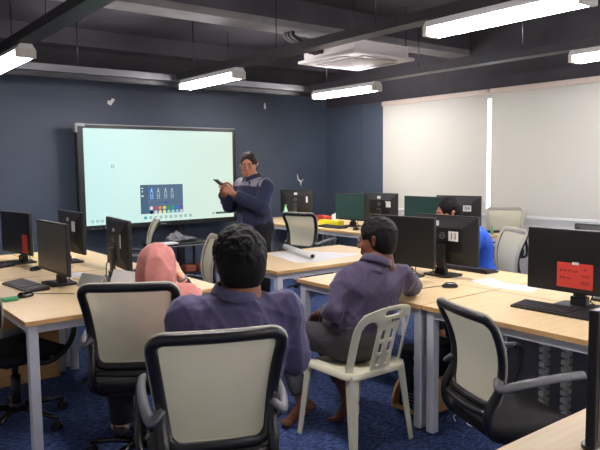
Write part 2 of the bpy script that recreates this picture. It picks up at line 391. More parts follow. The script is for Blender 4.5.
# ------------------------------------------------------------------ monitors
def monitor(label, loc, rz, screen=scr_dark, stickers=(), number=None, paper=None, tall=.0, tilt=0, edge=None):
    t = thing('computer_monitor', label, 'monitor', loc, rz)
    W, Hh = .562, .345; zc = .255 + tall; zb = zc - Hh/2
    b = MB(); b.box((-W/2, -.008, zb), (W/2, .018, zb+Hh), bev=.004)
    o = b.build('bezel', black_m if screen is not scr_grey else edge or black_m, t)
    b = MB(); b.box((-W/2+.011, -.0095, zb+.020), (W/2-.011, -.0075, zb+Hh-.011)); b.build('screen', screen, t)
    # back shell: tapering hump
    b = MB(); rows = []
    for (yy, s, sz_) in ((.016, 1.0, 1.0), (.022, .97, .95), (.034, .80, .72), (.046, .62, .5), (.047, .0, .0)):
        rows.append([(x*s, yy, zc + z*sz_) for x, z in rrect(W-.01, Hh-.01, .012, 3)])
    b.grid(rows, False, True); b.build('back_shell', mon_back, t)
    b = MB()
    b.box((-.034, .040, .05), (.034, .066, zc-.03), bev=.006); b.build('stand_neck', mat('dark_grey_plastic', (58, 58, 60), .4), t)
    b = MB(); b.prism(rrect(.235, .18, .03, 4), 2, 0, .012); b.v = [(p[0], p[1]+.035, p[2]) for p in b.v]
    b.box((-.045, .03, .010), (.045, .075, .06), bev=.006); b.build('stand_base', black_m, t)
    # ring badge on the back
    r = MB(); rows = []
    for rr, y in ((.022, .0468), (.022, .049), (.019, .049), (.019, .0468)):
        rows.append([(rr*math.cos(a*PI/12), y, zc+.03+rr*math.sin(a*PI/12)) for a in range(24)])
    r.grid(rows, True, True); lg = r.build('logo', silver_m, t)
    text_obj('logo_lettering', 'DELL', .013, silver_m, lg, (0, .0476, zc+.03), (PI/2, 0, PI))
    for (x, z, w_, h_) in stickers:
        s = MB().box((-w_/2, -.0006, -h_/2), (w_/2, .0006, h_/2)).build('sticker', paper_m, t)
        # the shell slopes from the rim to the hump: lay the sticker on whatever is proudest
        dx = max(0, (abs(x)+w_/2 - .62*W/2)/(.38*W/2)); dz = max(0, (abs(z)+h_/2-.5*Hh/2)/(.5*Hh/2)); f = min(1, max(dx, dz))
        s.location = (x, .0485, zc+z)
        if f > .12:
            s.location = (x, .0485 - .026*f*.55, zc+z)
        if number and w_ > .05:
            text_obj('sticker_number', number, .066, ink_m, s, (0, .0008, -.002), (PI/2, 0, PI))
        else:
            l = MB()
            for k in range(4): l.box((-w_*.36, .0006, h_*(.28-.18*k)-.0015), (w_*(.36-.12*(k % 2)), .0009, h_*(.28-.18*k)+.0015))
            l.build('sticker_print', print_m, s)
    if paper:
        x, z, w_, h_, kind = paper
        s = MB().box((x-w_/2, -.0125, zc+z-h_/2), (x+w_/2, -.0115, zc+z+h_/2)).build('paper_notice', red_m, t)
        if kind == 'notice':
            l = MB()
            for (a0, a1, zz) in ((-.085, -.045, .024), (-.04, -.018, .025), (-.012, .018, .022), (-.085, -.050, -.016), (-.044, -.020, -.017)):
                for q in range(3): l.box((x+a0+(a1-a0)*q/3+.001, -.0129, zc+z+zz-.005+.002*(q % 2)), (x+a0+(a1-a0)*(q+.75)/3, -.0125, zc+z+zz+.006-.002*(q % 2)))
            l.build('illegible_print', redink_m, s)
            l = MB(); l.box((x+.035, -.0129, zc+z-.045), (x+.085, -.0125, zc+z-.025)); l.box((x+.035, -.0129, zc+z-.005), (x+.085, -.0125, zc+z+.008)); l.box((x+.05, -.0129, zc+z+.03), (x+.066, -.0125, zc+z+.043))
            l.build('notice_print', mat('faded_red_print', (168, 48, 40), .7), s)
            MB().box((x-.015, -.0137, zc+z+h_/2-.008), (x+.022, -.0125, zc+z+h_/2+.006)).build('sticky_tape', paper_m, s)
    b = MB(); b.tube([(.05, .05, zc-.09), (.07, .08, .10), (.04, .09, .03), (.06, .115, .006)], .004, 6); b.build('power_cable', black_m, t)
    return t
ZD = .741
S2 = ((-.015, .105, .05, .035), (-.15, .055, .075, .085))
fL, fR = -PI/2, PI/2     # screen towards the left of the room / towards the windows
monitor('monitor with a red tag on its corner, left edge of the photo', (1.41, 5.68, ZD), fL+.15, scr_dark, paper=(.19, -.08, .10, .15, 'tag'))
monitor('black monitor seen from behind with two stickers, behind the grey-screened one', (1.80, 5.44, ZD), fR+.03, scr_dark, S2)
monitor('monitor with a blank screen reflecting grey-brown light on the left desk', (1.33, 4.44, ZD), fL+.04, scr_grey)
monitor('black monitor seen from behind beside the pink headscarf', (1.77, 4.36, ZD), fR-.12, scr_dark, ((-.02, .09, .05, .035), (-.16, .03, .075, .095)))
monitor('monitor seen from its dark screen side behind the man on the plastic chair', (3.32, 3.10, ZD), fL+.05, scr_dark)
monitor('monitor with the number 11 sticker on its back', (3.62, 2.955, ZD), fR, scr_dark, ((.06, .112, .05, .04), (-.10, .03, .085, .068)), '11')
monitor('monitor wearing the red paper notice on its dark screen', (3.27, 1.79, ZD), fL+.03, scr_dark, paper=(.0, -.075, .20, .135, 'notice'))
monitor('monitor peeking out behind the red-notice one at the right edge', (3.66, 1.73, ZD+.0), fR, scr_dark)
monitor('monitor behind the green bottle, back with two stickers', (6.0, 7.78, ZD), fR+.42, scr_dark, ((.0, .11, .055, .045), (-.17, .03, .075, .09)))
monitor('monitor with teal screen behind the yellow box', (5.62, 6.16, ZD), fL, scr_green)
monitor('monitor back with two stickers right of the teal screen', (6.0, 5.97, ZD), fR+.05, scr_dark, ((.01, .11, .055, .045), (-.15, .03, .09, .075)))
monitor('monitor with teal screen left of the man in blue', (5.62, 4.93, ZD), fL, scr_green)
monitor('monitor marked 04 behind the man in blue', (6.02, 4.74, ZD), fR+.2, scr_dark, ((-.13, .03, .10, .068),), '04')
monitor('monitor edge at the bottom right corner on the near desk', (1.765, .76, ZD), .0, scr_dark)

# ------------------------------------------------------------------ mesh-backed office chairs (local: faces +y)
def bez(pts, n=24):
    """Catmull-Rom through the points"""
    P = [Vector(p) for p in pts]; P = [2*P[0]-P[1]] + P + [2*P[-1]-P[-2]]; out = []
    m = len(P) - 3; per = max(2, n//m)
    for i in range(m):
        for k in range(per):
            t = k/per; a, b_, c, d = P[i:i+4]
            out.append(.5*((2*b_) + (c-a)*t + (2*a-5*b_+4*c-d)*t*t + (3*b_-a-3*c+d)*t**3))
    out.append(P[-2]); return out
frame_m = mat('black_nylon_frame', (26, 26, 27), .38)
rim_m = mat('pale_mesh_rim', (178, 176, 158), .7)
armpad_m = mat('grey_armrest', (98, 100, 100), .5)
def back_y(z):      # the backrest profile: forward at the lumbar, leaning back at the top
    t = (z-.56)/.42
    return -.215 + .05*math.sin(PI*min(1, max(0, t))*.9) - .085*max(0, t)**1.6 + .02
def back_half(z):
    t = (z-.56)/.42
    return .172 + .055*t
def mesh_chair(label, loc, rz, arms=True, ah=0.0):
    t = thing('office_chair', label, 'chair', loc, rz, group='mesh backed office chairs')
    # backrest loop
    zt, zb = .965, .57; loop = []
    r = .05
    for cx, cz, a0 in ((1, 1, 0), (-1, 1, PI/2), (-1, -1, PI), (1, -1, 1.5*PI)):
        for k in range(6):
            a = a0 + PI/2*k/5
            z = (zt-r if cz > 0 else zb+r) + r*math.sin(a)
            hx = back_half(z) - r
            loop.append(Vector((cx*hx + r*math.cos(a), back_y(z) - (.022*(1-(abs(cx*hx+r*math.cos(a))/.23)**2)), z)))
    lp = []
    for i in range(len(loop)):
        p, q = loop[i], loop[(i+1) % len(loop)]
        n = max(1, int((q-p).length/.035))
        for k in range(n):
            v = p.lerp(q, k/n); v.y = back_y(v.z) - .022*(1-(abs(v.x)/.23)**2); lp.append(v)
    def closed(b, pts, rx, ry, seg=8, off=0):
        n = len(pts); rows = []; cen = Vector((0, 0, .77))
        for i in range(n):
            p = pts[i]; tan = (pts[(i+1) % n]-pts[i-1]).normalized(); nrm = Vector((0, 1, 0)); side = tan.cross(nrm).normalized(); nrm = side.cross(tan)
            rows.append([p + nrm*off + side*math.cos(2*PI*k/seg)*rx + nrm*math.sin(2*PI*k/seg)*ry for k in range(seg)])
        rows.append(rows[0]); b.grid(rows, True, True)
    b = MB(); closed(b, lp, .021, .014); fr = b.build('back_frame', frame_m, t)
    b = MB(); closed(b, lp, .0245, .008, 8, .011); b.build('back_rim', rim_m, fr)
    # stretched mesh panel
    rows = []
    for i in range(17):
        z = zb+.008 + (zt-zb-.016)*i/16; row = []
        e = min(z-zb, zt-z); cut = 0 if e > r else r-math.sqrt(max(0, r*r-(r-e)**2))
        h = back_half(z) - cut - .004
        for k in range(13):
            x = -h + 2*h*k/12; row.append(Vector((x, back_y(z) - .022*(1-(abs(x)/.23)**2) + .004, z)))
        rows.append(row)
    MB().grid(rows, True).build('mesh_backrest', mesh_m, t, fix=False)
    # lower bracket sweeping under the seat
    for s in (-1, 1):
        b = MB(); b.tube(bez([(s*.200, back_y(.74)-.008, .74), (s*.192, back_y(.66)-.010, .66), (s*.186, -.228, .575), (s*.18, -.225, .49), (s*.15, -.16, .425), (s*.10, -.05, .405)], 18), [.010, .014, .018]+[.019]*30, 8)
        b.build('back_strut', frame_m, t)
    MB().tube(bez([(-.175, -.225, .545), (0, -.24, .54), (.175, -.225, .545)], 8), .016, 8).build('cross_bar', frame_m, t)
    # seat
    b = MB(); rows = []
    for (z, s_) in ((.425, .86), (.432, .95), (.455, 1.0), (.475, .985), (.488, .93), (.493, .80), (.491, .4), (.49, 0)):
        rows.append([(x*s_, y*s_+.02 , z - (.03 if y > .17 else 0)*((y-.17)/.06 if y > .17 else 0)) for x, y in rrect(.48, .46, .10, 5)])
    b.grid(rows, True, True); b.add(rows[0], [list(range(len(rows[0])))]); b.build('seat', seat_m, t)
    MB().box((-.16, -.14, .395), (.16, .14, .43), bev=.01).build('seat_plate', black_m, t)
    if arms:
        for s in (-1, 1):
            b = MB()
            pts = bez([(s*.250, .19, .643+ah), (s*.262, .238, .60+ah), (s*.272, .20, .50), (s*.262, .11, .425), (s*.21, .05, .40), (s*.12, .03, .403)], 25)
            b.tube(pts, .0165, 8)
            o = b.build('armrest', frame_m, t)
            b = MB(); b.tube(bez([(s*.19, back_y(.64)-.01, .645+ah), (s*.225, -.20, .615+ah), (s*.248, -.10, .632+ah), (s*.256, .06, .645+ah), (s*.251, .19, .645+ah)], 20), .021, 8, sy=.55)
            b.build('arm_pad', armpad_m, o)
    b = MB(); b.cyl((0, 0, .30), (0, 0, .40), .019, 12); b.cyl((0, 0, .12), (0, 0, .30), .028, 14); b.build('gas_column', black_m, t)
    b = MB(); b.tube([(.1, .0, .405), (.2, .0, .40), (.26, .0, .395)], .006, 6); b.build('height_lever', black_m, t)
    MB().lathe([(.035, .08), (.045, .09), (.045, .125), (.03, .14)]).build('hub', black_m, t)
    for k in range(5):
        a = 2*PI*k/5 + .3; c, s_ = math.cos(a), math.sin(a)
        b = MB(); b.tube([(.03*c, .03*s_, .108), (.15*c, .15*s_, .10), (.30*c, .30*s_, .073)], [.026, .022, .016], 8, sy=.7)
        o = b.build('base_leg', black_g, t)
        b = MB(); px, py = .295*c, .295*s_
        for off in (-.014, .014):
            b.cyl((px - s_*off - s_*.008, py + c*off + c*.008, .027), (px - s_*off + s_*.008, py + c*off - c*.008, .027), .027, 14)
        b.cyl((px, py, .03), (px, py, .07), .008, 8); b.build('caster', black_m, o)
    return t
ch = mesh_chair('mesh office chair in the foreground holding the man in the purple shirt', (1.17, 2.05, 0), -math.atan2(.4, .91), ah=.06)
dup(ch, (1.33, 3.07, 0), -math.radians(33), 'mesh office chair carrying the woman in the pink headscarf')
dup(ch, (2.38, 1.585, 0), -math.radians(112), 'empty mesh office chair pulled up to the right desk').scale = (.95, .95, .95)
lo = mesh_chair('black office chair half out of frame at the left edge', (.95, 4.00, 0), -math.radians(76))
dup(lo, (2.34, 4.47, 0), math.radians(72), 'mesh office chair half hidden by the head of the man in front')
dup(lo, (2.72, 6.35, 0), math.radians(70), 'mesh office chair behind the pink headscarf by the display stand')
dup(lo, (4.86, 6.05, 0), -math.radians(72), 'empty mesh office chair at the far desk with the yellow box')
dup(lo, (6.80, 4.66, 0), math.radians(122), 'pale mesh office chair standing against the blinds at the far desk end')
dup(lo, (4.52, 3.26, 0), math.radians(60), 'office chair under the man in blue, its edge beside the red-notice monitor')
dup(lo, (4.68, 1.80, 0), math.radians(90), 'office chair under the person at the right edge')
# ------------------------------------------------------------------ moulded plastic chair
def plastic_chair(label, loc, rz):
    t = thing('plastic_chair', label, 'chair', loc, rz)
    th = .006; sz = .44
    def seat_z(x, y): return sz - .014*max(0, 1-(x/.2)**2)*max(0, 1-(y/.2)**2) - (.02*((y-.15)/.06)**2 if y > .15 else 0)
    b = MB(); N_ = 14; top = []; bot = []
    out = rrect(.43, .42, .07, 5)
    rows = []
    for s_ in (1.0, .97, .85, .6, .3, 0): rows.append([(x*s_, y*s_, seat_z(x*s_, y*s_)) for x, y in out])
    rows2 = [[(x*1.0, y*1.0, seat_z(x, y)-.035) for x, y in out]] + rows
    b.grid(rows2, True, True)
    b.grid([[(x*.97, y*.97, seat_z(x, y)-.035) for x, y in out], [(x*.95, y*.95, seat_z(x*.95, y*.95)-.008) for x, y in out], [(0, 0, seat_z(0, 0)-.008)]*len(out)], True, True)
    b.build('seat', plast_m, t)
    for sx in (-1, 1):
        for sy in (-1, 1):
            x0, y0 = sx*.185, sy*.18; x1, y1 = sx*.215, sy*.225
            b = MB(); rows = []
            for k in range(7):
                f = k/6; cx, cy, z = x0+(x1-x0)*f, y0+(y1-y0)*f, (sz-.012)*(1-f)
                wd = .052 - .022*f; q = .007
                L_ = [(0, 0), (-sx*wd, 0), (-sx*wd, -sy*q), (-sx*q, -sy*q), (-sx*q, -sy*wd), (0, -sy*wd)]
                rows.append([(cx+sx*.012+a, cy+sy*.012+c, z) for a, c in L_])
            b.grid(rows, False, True); b.add(rows[-1], [[0, 1, 2, 3], [0, 3, 4, 5]]); b.build('leg', plast_m, t)
    # backrest: broad arch with a large opening beside the slotted splat, built as a curved perforated sheet
    Hb = .37; nx, nz = 84, 84
    def hw(v): return .205 + .0*v if v < .60 else .205*math.sqrt(max(0.0, 1-((v-.60)/.42)**2*.62))
    def solid(u, v):        # u in -1..1 across, v 0..1 up
        x = u*hw(v)
        top = 1.0 - .10*abs(u)**3
        if v > top: return False
        ax = abs(x)
        if v > .86 and v < .925 and ax < .052: return False                       # hand hole
        if v < .78 and .075 < ax < .165:                                           # big openings either side
            if v > .62: return ((ax-.12)/.045)**2 + ((v-.62)/.16)**2 > 1
            return False
        if ax <= .075:                                                             # slotted centre splat
            for zc_ in (.16, .36, .56):
                if abs(v-zc_) < .07 and abs(ax-.032) < .011: return False
        return True
    def P(u, v):
        x = u*hw(v); z = sz-.01 + v*Hb; y = -.195 - .085*v - .03*v*v + .05*(abs(x)/.2)**2
        return (x, y, z)
    vs = []; idx = {}; fs = []
    def vid(i, j, k):
        if (i, j, k) not in idx:
            p = P(-1+2*i/nx, j/nz); idx[(i, j, k)] = len(vs); vs.append((p[0], p[1]-(.009 if k else 0), p[2]))
        return idx[(i, j, k)]
    S = [[solid(-1+2*(i+.5)/nx, (j+.5)/nz) for j in range(nz)] for i in range(nx)]
    for i in range(nx):
        for j in range(nz):
            if not S[i][j]: continue
            fs.append([vid(i, j, 0), vid(i+1, j, 0), vid(i+1, j+1, 0), vid(i, j+1, 0)]); fs.append([vid(i, j, 1), vid(i, j+1, 1), vid(i+1, j+1, 1), vid(i+1, j, 1)])
            for di, dj, a, c in ((-1, 0, (i, j), (i, j+1)), (1, 0, (i+1, j), (i+1, j+1)), (0, -1, (i, j), (i+1, j)), (0, 1, (i, j+1), (i+1, j+1))):
                ii, jj = i+di, j+dj
                if not (0 <= ii < nx and 0 <= jj < nz and S[ii][jj]):
                    fs.append([vid(*a, 0), vid(*a, 1), vid(*c, 1), vid(*c, 0)])
    b = MB(); b.add(vs, fs, False)
    o = b.build('backrest', plast_m, t)
    md = o.modifiers.new('smooth', 'SMOOTH'); md.iterations = 4; md.factor = .5
    for p in o.data.polygons: p.use_smooth = True
    b = MB()
    for q in range(5): b.box((-.030+q*.012, -.0005, -.006+.002*(q % 2)), (-.022+q*.012, .0005, .006))
    k_ = b.build('moulded_mark', ink_m, o); k_.location = (0, -.3165, sz-.01+.80*Hb); k_.rotation_euler = (-.3, 0, 0)
    return t
plastic_chair('cream moulded plastic chair under the barefoot man', (2.40, 2.60, 0), math.radians(0))

# ------------------------------------------------------------------ people: bodies and clothes grown as continuous surfaces
class SDF:
    """a smooth union of round cones and ellipsoids on a grid, turned into one mesh"""
    def __init__(s, lo, hi, h):
        s.lo = np.array(lo, float); s.h = h
        s.n = np.ceil((np.array(hi)-s.lo)/h).astype(int) + 1
        s.f = np.full(s.n, .25, np.float32)
        s.ax = [s.lo[i] + h*np.arange(s.n[i]) for i in range(3)]
    def _sub(s, lo, hi, pad):
        a = np.clip(np.floor((np.array(lo)-pad-s.lo)/s.h).astype(int), 0, s.n); b = np.clip(np.ceil((np.array(hi)+pad-s.lo)/s.h).astype(int)+1, 0, s.n)
        sl = tuple(slice(a[i], b[i]) for i in range(3))
        if any(b[i]-a[i] < 1 for i in range(3)): return None, None
        P = np.meshgrid(*[s.ax[i][a[i]:b[i]] for i in range(3)], indexing='ij')
        return sl, np.stack(P, -1)
    def _mix(s, sl, d, k, op):
        f = s.f[sl]
        if op == 'add':
            h = np.maximum(k-np.abs(f-d), 0)/k; s.f[sl] = np.minimum(f, d) - h*h*k*.25
        elif op == 'sub':
            d = -d; h = np.maximum(k-np.abs(f-d), 0)/k; s.f[sl] = np.maximum(f, d) + h*h*k*.25
    def cone(s, a, b, ra, rb, k=.03, op='add', flat=None):
        a = np.array(a, float); b = np.array(b, float); R = max(ra, rb)
        sl, P = s._sub(np.minimum(a, b)-R, np.maximum(a, b)+R, k+.03)
        if sl is None: return s
        ab = b-a; t = np.clip(((P-a)@ab)/max(1e-9, ab@ab), 0, 1); q = P-(a+t[..., None]*ab)
        if flat is not None:     # flat=(axis, factor) stretches distance along an axis: an oval section
            ax_, fc = flat; ax_ = np.array(ax_, float); ax_ /= np.linalg.norm(ax_); c = q@ax_; q = q + (c*(fc-1))[..., None]*ax_
        d = np.linalg.norm(q, axis=-1) - (ra+(rb-ra)*t)
        s._mix(sl, d, k, op); return s
    def ell(s, c, r, k=.03, op='add', rot=None):
        c = np.array(c, float); r = np.array(r, float); R = r.max()
        sl, P = s._sub(c-R, c+R, k+.03)
        if sl is None: return s
        q = P-c
        if rot is not None: q = q @ np.array(rot)
        k0 = np.linalg.norm(q/r, axis=-1); k1 = np.linalg.norm(q/(r*r), axis=-1)
        s._mix(sl, k0*(k0-1)/np.maximum(k1, 1e-6), k, op); return s
    def cut(s, p, n, rad=None):
        """remove what lies beyond the plane (p, n), within rad of p"""
        p = np.array(p, float); n = np.array(n, float); n /= np.linalg.norm(n)
        R = rad or 9
        sl, P = s._sub(p-R, p+R, 0)
        d = (P-p)@n
        if rad:
            m = np.linalg.norm(P-p, axis=-1) < rad; s.f[sl] = np.where(m, np.maximum(s.f[sl], d), s.f[sl])
        else: s.f[sl] = np.maximum(s.f[sl], d)
        return s
    def wrinkle(s, amp, sc, seed=0, aniso=(1, 1, 1)):
        r = np.random.RandomState(seed); X, Y, Z = np.meshgrid(*s.ax, indexing='ij'); w_ = np.zeros(s.n, np.float32)
        X = X*aniso[0]; Y = Y*aniso[1]; Z = Z*aniso[2]
        wx = .04*np.sin(9*Y+5*Z+seed); wz = .04*np.sin(8*X-6*Y+1.7*seed)
        for i in range(6):
            v = r.normal(size=3); v /= np.linalg.norm(v); f = sc*(.6+.9*r.rand())
            q = np.sin(f*(v[0]*(X+wx)+v[1]*Y+v[2]*(Z+wz))+r.rand()*6.28); w_ += (1-np.abs(q))**2 - .35
        s.f += (-amp*w_/2).astype(np.float32); return s
    def mesh(s):
        f = s.f; f[0, :, :] = f[-1, :, :] = f[:, 0, :] = f[:, -1, :] = f[:, :, 0] = f[:, :, -1] = .2
        ins = f < 0
        n = s.n - 1; c = np.zeros(n, int)
        for i in (0, 1):
            for j in (0, 1):
                for k in (0, 1): c += ins[i:n[0]+i, j:n[1]+j, k:n[2]+k]
        act = (c > 0) & (c < 8); ijk = np.argwhere(act); idx = np.full(n, -1, int); idx[act] = np.arange(len(ijk))
        acc = np.zeros((len(ijk), 3)); cnt = np.zeros(len(ijk))
        cor = [(i, j, k) for i in (0, 1) for j in (0, 1) for k in (0, 1)]
        for A in cor:
            for ax_ in range(3):
                if A[ax_]: continue
                B = list(A); B[ax_] = 1
                fa = f[ijk[:, 0]+A[0], ijk[:, 1]+A[1], ijk[:, 2]+A[2]]; fb = f[ijk[:, 0]+B[0], ijk[:, 1]+B[1], ijk[:, 2]+B[2]]
                m = (fa < 0) != (fb < 0); t = np.where(m, fa/np.where(m, fa-fb, 1), 0)
                p = np.array(A, float)[None, :].repeat(len(ijk), 0); p[:, ax_] = t
                acc[m] += p[m]; cnt[m] += 1
        V = s.lo + (ijk + acc/cnt[:, None])*s.h
        Fs = []
        for ax_ in range(3):
            u, v = [(1, 2), (2, 0), (0, 1)][ax_]
            sl0 = [slice(None)]*3; sl1 = [slice(None)]*3; sl0[ax_] = slice(0, -1); sl1[ax_] = slice(1, None)
            a, b = ins[tuple(sl0)], ins[tuple(sl1)]
            e = np.argwhere(a != b); e = e[(e[:, u] > 0) & (e[:, v] > 0) & (e[:, u] < n[u]) & (e[:, v] < n[v])]
            du = np.zeros(3, int); du[u] = 1; dv = np.zeros(3, int); dv[v] = 1
            q = [idx[tuple((e-x).T)] for x in (0*du, du, du+dv, dv)]
            q = np.stack(q, 1); flip = ~a[tuple(e.T)]
            q[flip] = q[flip][:, ::-1]; Fs.append(q)
        return V, np.concatenate(Fs)[:, ::-1]
def sdf_obj(name, parts, m, parent, xf=None, smooth=2):
    """parts: list of SDF -> one mesh object"""
    vs = []; fs = []; n = 0
    for p in parts:
        V, Q = p.mesh() if isinstance(p, SDF) else p
        for _ in range(smooth):
            acc = np.zeros_like(V); cnt = np.zeros(len(V))
            for i in range(4):
                a, b = Q[:, i], Q[:, (i+1) % 4]; np.add.at(acc, a, V[b]); np.add.at(cnt, a, 1)
            V = V*.5 + .5*acc/np.maximum(cnt, 1)[:, None]
        vs.append(V); fs.append(Q+n); n += len(V)
    V = np.concatenate(vs); Q = np.concatenate(fs)
    if xf is not None: V = V @ np.array(xf[0]).T + np.array(xf[1])
    me = bpy.data.meshes.new(name); me.from_pydata(V.tolist(), [], Q.tolist()); me.materials.append(m)
    me.polygons.foreach_set('use_smooth', [True]*len(me.polygons)); me.update()
    o = bpy.data.objects.new(name, me); col.objects.link(o); o.parent = parent; return o
def V3(*a): return np.array(a, float)
def rotz(v, a): c, s_ = math.cos(a), math.sin(a); return V3(c*v[0]-s_*v[1], s_*v[0]+c*v[1], v[2])

def head_xf(J):
    """head frame: yaw then pitch then roll, at J['head']"""
    R = Euler((J.get('pitch', 0), J.get('roll', 0), J.get('yaw', 0)), 'XYZ').to_matrix()
    return np.array(R)*J.get('hs', 1.0), np.array(J['head'], float)
def head_sdf(g=1.0, h=.0045, fat=1.0):
    s = SDF((-.115, -.135, -.17), (.115, .145, .14), h)
    s.ell((0, -.012, .035), (.076, .094, .088), .02)               # cranium
    s.ell((0, .030, -.030), (.060*fat, .060, .070), .03)           # face
    s.cone((-.030*fat, .035, -.078), (.030*fat, .035, -.078), .026, .026, .025)   # jaw
    s.ell((0, .062, -.088), (.022, .020, .018), .02)               # chin
    s.ell((0, .072, .022), (.045, .018, .020), .02)                # brow
    for sx in (-1, 1):
        s.ell((sx*.036*fat, .062, -.022), (.022, .020, .018), .02)     # cheek
        s.ell((sx*.030, .092, .004), (.017, .012, .012), .012, 'sub')  # eye hollow
        s.ell((sx*.030, .078, .003), (.0165, .0150, .0115), .004)      # lids over the eyeball
        s.cone((sx*.078, -.012, .012), (sx*.084, -.022, .022), .010, .014, .010, flat=((1, .3, 0), 1.9))   # ear
        s.cone((sx*.076, -.010, -.018), (sx*.083, -.018, .010), .009, .012, .010, flat=((1, .3, 0), 1.9))
        s.ell((sx*.089, -.012, .006), (.006, .007, .012), .006, 'sub')
    s.cone((0, .086, .012), (0, .106, -.022), .009, .014, .012)    # nose
    for sx in (-1, 1): s.ell((sx*.012, .098, -.026), (.009, .010, .008), .008)
    s.cone((-.018, .086, -.052), (.018, .086, -.052), .007, .007, .010)   # upper lip
    s.cone((-.015, .085, -.063), (.015, .085, -.063), .008, .008, .008)
    s.ell((0, .098, -.0575), (.022, .010, .0022), .004, 'sub')
    s.cone((0, -.028, -.06), (0, -.035, -.17), .056*g, .060*g, .03)    # neck root
    return s
def xform_sdf(s, R, c):
    V, Q = s.mesh(); return (V @ R.T + c, Q)
def hand_prims(s, wrist, fdir, palm_n, side, curl=.5, L=.185, k=.009, thumb=.6):
    """palm, four unequal bent fingers and a thumb off the side. fdir: towards the fingers, palm_n: out of the palm, side: towards the thumb"""
    f = fdir/np.linalg.norm(fdir); n = palm_n - f*(palm_n@f); n /= np.linalg.norm(n); u = np.cross(f, n); u = u if u@side > 0 else -u
    w0 = np.array(wrist, float); q = L/.185
    kn = []
    for i, o in enumerate((.032, .011, -.010, -.030)):
        kn.append(w0 + f*(.092 - .004*abs(i-1.2)**1.5)*q + u*o*q)
        s.cone(w0 + f*.015*q + u*o*.55*q, kn[-1], .0155*q, .0115*q, .016, flat=(n, 1.12))
    for i, (p, l) in enumerate(zip(kn, (.074, .083, .077, .060))):
        d = f.copy(); pos = p; rr = [.0095, .0088, .008, .0072]
        for j, fr in enumerate((.45, .31, .24)):
            a = curl*(.55, 1.0, .75)[j]; d = d*math.cos(a) + n*math.sin(a); d /= np.linalg.norm(d)
            nx_ = pos + d*l*fr*q; s.cone(pos, nx_, rr[j]*q, rr[j+1]*q, k*.6); pos = nx_
            # keep n perpendicular as the finger bends
    # (n stays the palm normal, so the chain curls towards the palm)
    t0 = w0 + f*.028*q + u*.022*q; t1 = t0 + (f*.55+u*.75+n*.25*thumb)*.045*q; t2 = t1 + (f*.85+u*.25+n*.45*thumb)*.034*q; t3 = t2 + (f*.9-u*.05+n*.55*thumb)*.027*q
    s.cone(t0, t1, .0155*q, .012*q, .014); s.cone(t1, t2, .0115*q, .010*q, k); s.cone(t2, t3, .010*q, .008*q, k)
def torso(s, J, e=0.0, k=.05):
    """pelvis to shoulders; e inflates for clothing"""
    P, C, N_ = [np.array(J[x], float) for x in ('pelvis', 'chest', 'neck')]; g = J.get('girth', 1.0)
    up = (C-P)/np.linalg.norm(C-P); SL, SR = np.array(J['shL'], float), np.array(J['shR'], float)
    lat = (SR-SL)/np.linalg.norm(SR-SL); fw = np.cross(up, lat); fw = fw/np.linalg.norm(fw); lt_ = np.cross(fw, up)
    if lt_@lat < 0: lt_ = -lt_
    R = np.stack([lt_, fw, up], 1)
    s.ell(P+up*.01, (.165*g+e, .125*g+e, .125+e), k, rot=R)
    mid = P*.5+C*.5; s.ell(mid+fw*.012*g, (.150*g+e, .120*g+e, .17+e), k, rot=R)
    s.ell(C+up*.0, (.160*g+e, .112*g+e, .17+e), k, rot=R)
    for S_ in (SL, SR):
        s.cone(N_-up*.05, S_, .044+e, .048*g**.5+e, .05)
        s.cone(C+up*.02+(S_-(SL+SR)/2)*.45, S_-up*.02, .082+e, .050*g**.5+e, .05)
def limbs_arm(s, J, side, e=0.0, upto=1.0):
    S_, E_, W_ = [np.array(J[x+side], float) for x in ('sh', 'el', 'wr')]; a = J.get('armg', 1.0)
    s.cone(S_, E_, .050*a+e, .040*a+e, .03)
    W2 = E_ + (W_-E_)*upto; s.cone(E_, W2, .040*a+e, (.040+(.026-.040)*upto)*a+e, .02)
def legs(s, J, side, e=0.0, upto=1.0):
    H_, K_, A_ = [np.array(J[x+side], float) for x in ('hip', 'kn', 'an')]; a = J.get('legg', 1.0)
    s.cone(H_, K_, .085*a+e, .056*a+e, .05)
    A2 = K_+(A_-K_)*upto
    s.cone(K_, K_+(A_-K_)*min(upto, .35), .054*a+e, .053*a+e, .03)
    if upto > .35: s.cone(K_+(A_-K_)*.35, A2, .053*a+e, (.053+(.036-.053)*(upto-.35)/.65)*a+e, .03)
def foot(s, A_, T_):
    """ankle to ball of the foot, toes, heel"""
    A_, T_ = np.array(A_, float), np.array(T_, float); f = T_-A_; f /= np.linalg.norm(f)
    dn = V3(0, 0, -1); heel = A_ - V3(f[0], f[1], 0)*.03 + dn*.035 if abs(f[2]) < .6 else A_ - V3(f[0], f[1], 0)*.035/max(.3, math.hypot(f[0], f[1])) + dn*.01
    s.cone(A_, heel, .034, .027, .02); s.cone(A_, T_, .034, .024, .02, flat=((0, 0, 1), 1.0)); s.cone(heel, T_, .026, .024, .02)
    h = V3(f[0], f[1], 0); h /= np.linalg.norm(h); sd = np.cross(h, V3(0, 0, 1))
    s.cone(T_-sd*.022, T_+sd*.022, .021, .019, .015)
    for i, o in enumerate((-.032, -.014, .001, .015, .028)):
        b = T_ + sd*o*J_side[0] + V3(0, 0, -.004); s.cone(b, b + h*(.050-.006*i) + V3(0, 0, -.004 if T_[2] > .03 else 0), .0125 if i == 0 else .0095, .0105 if i == 0 else .0078, .008)
J_side = [1]
skin = lambda n, c: mat('skin_'+n, c, .5, spec=.35, bump=(90, .08))
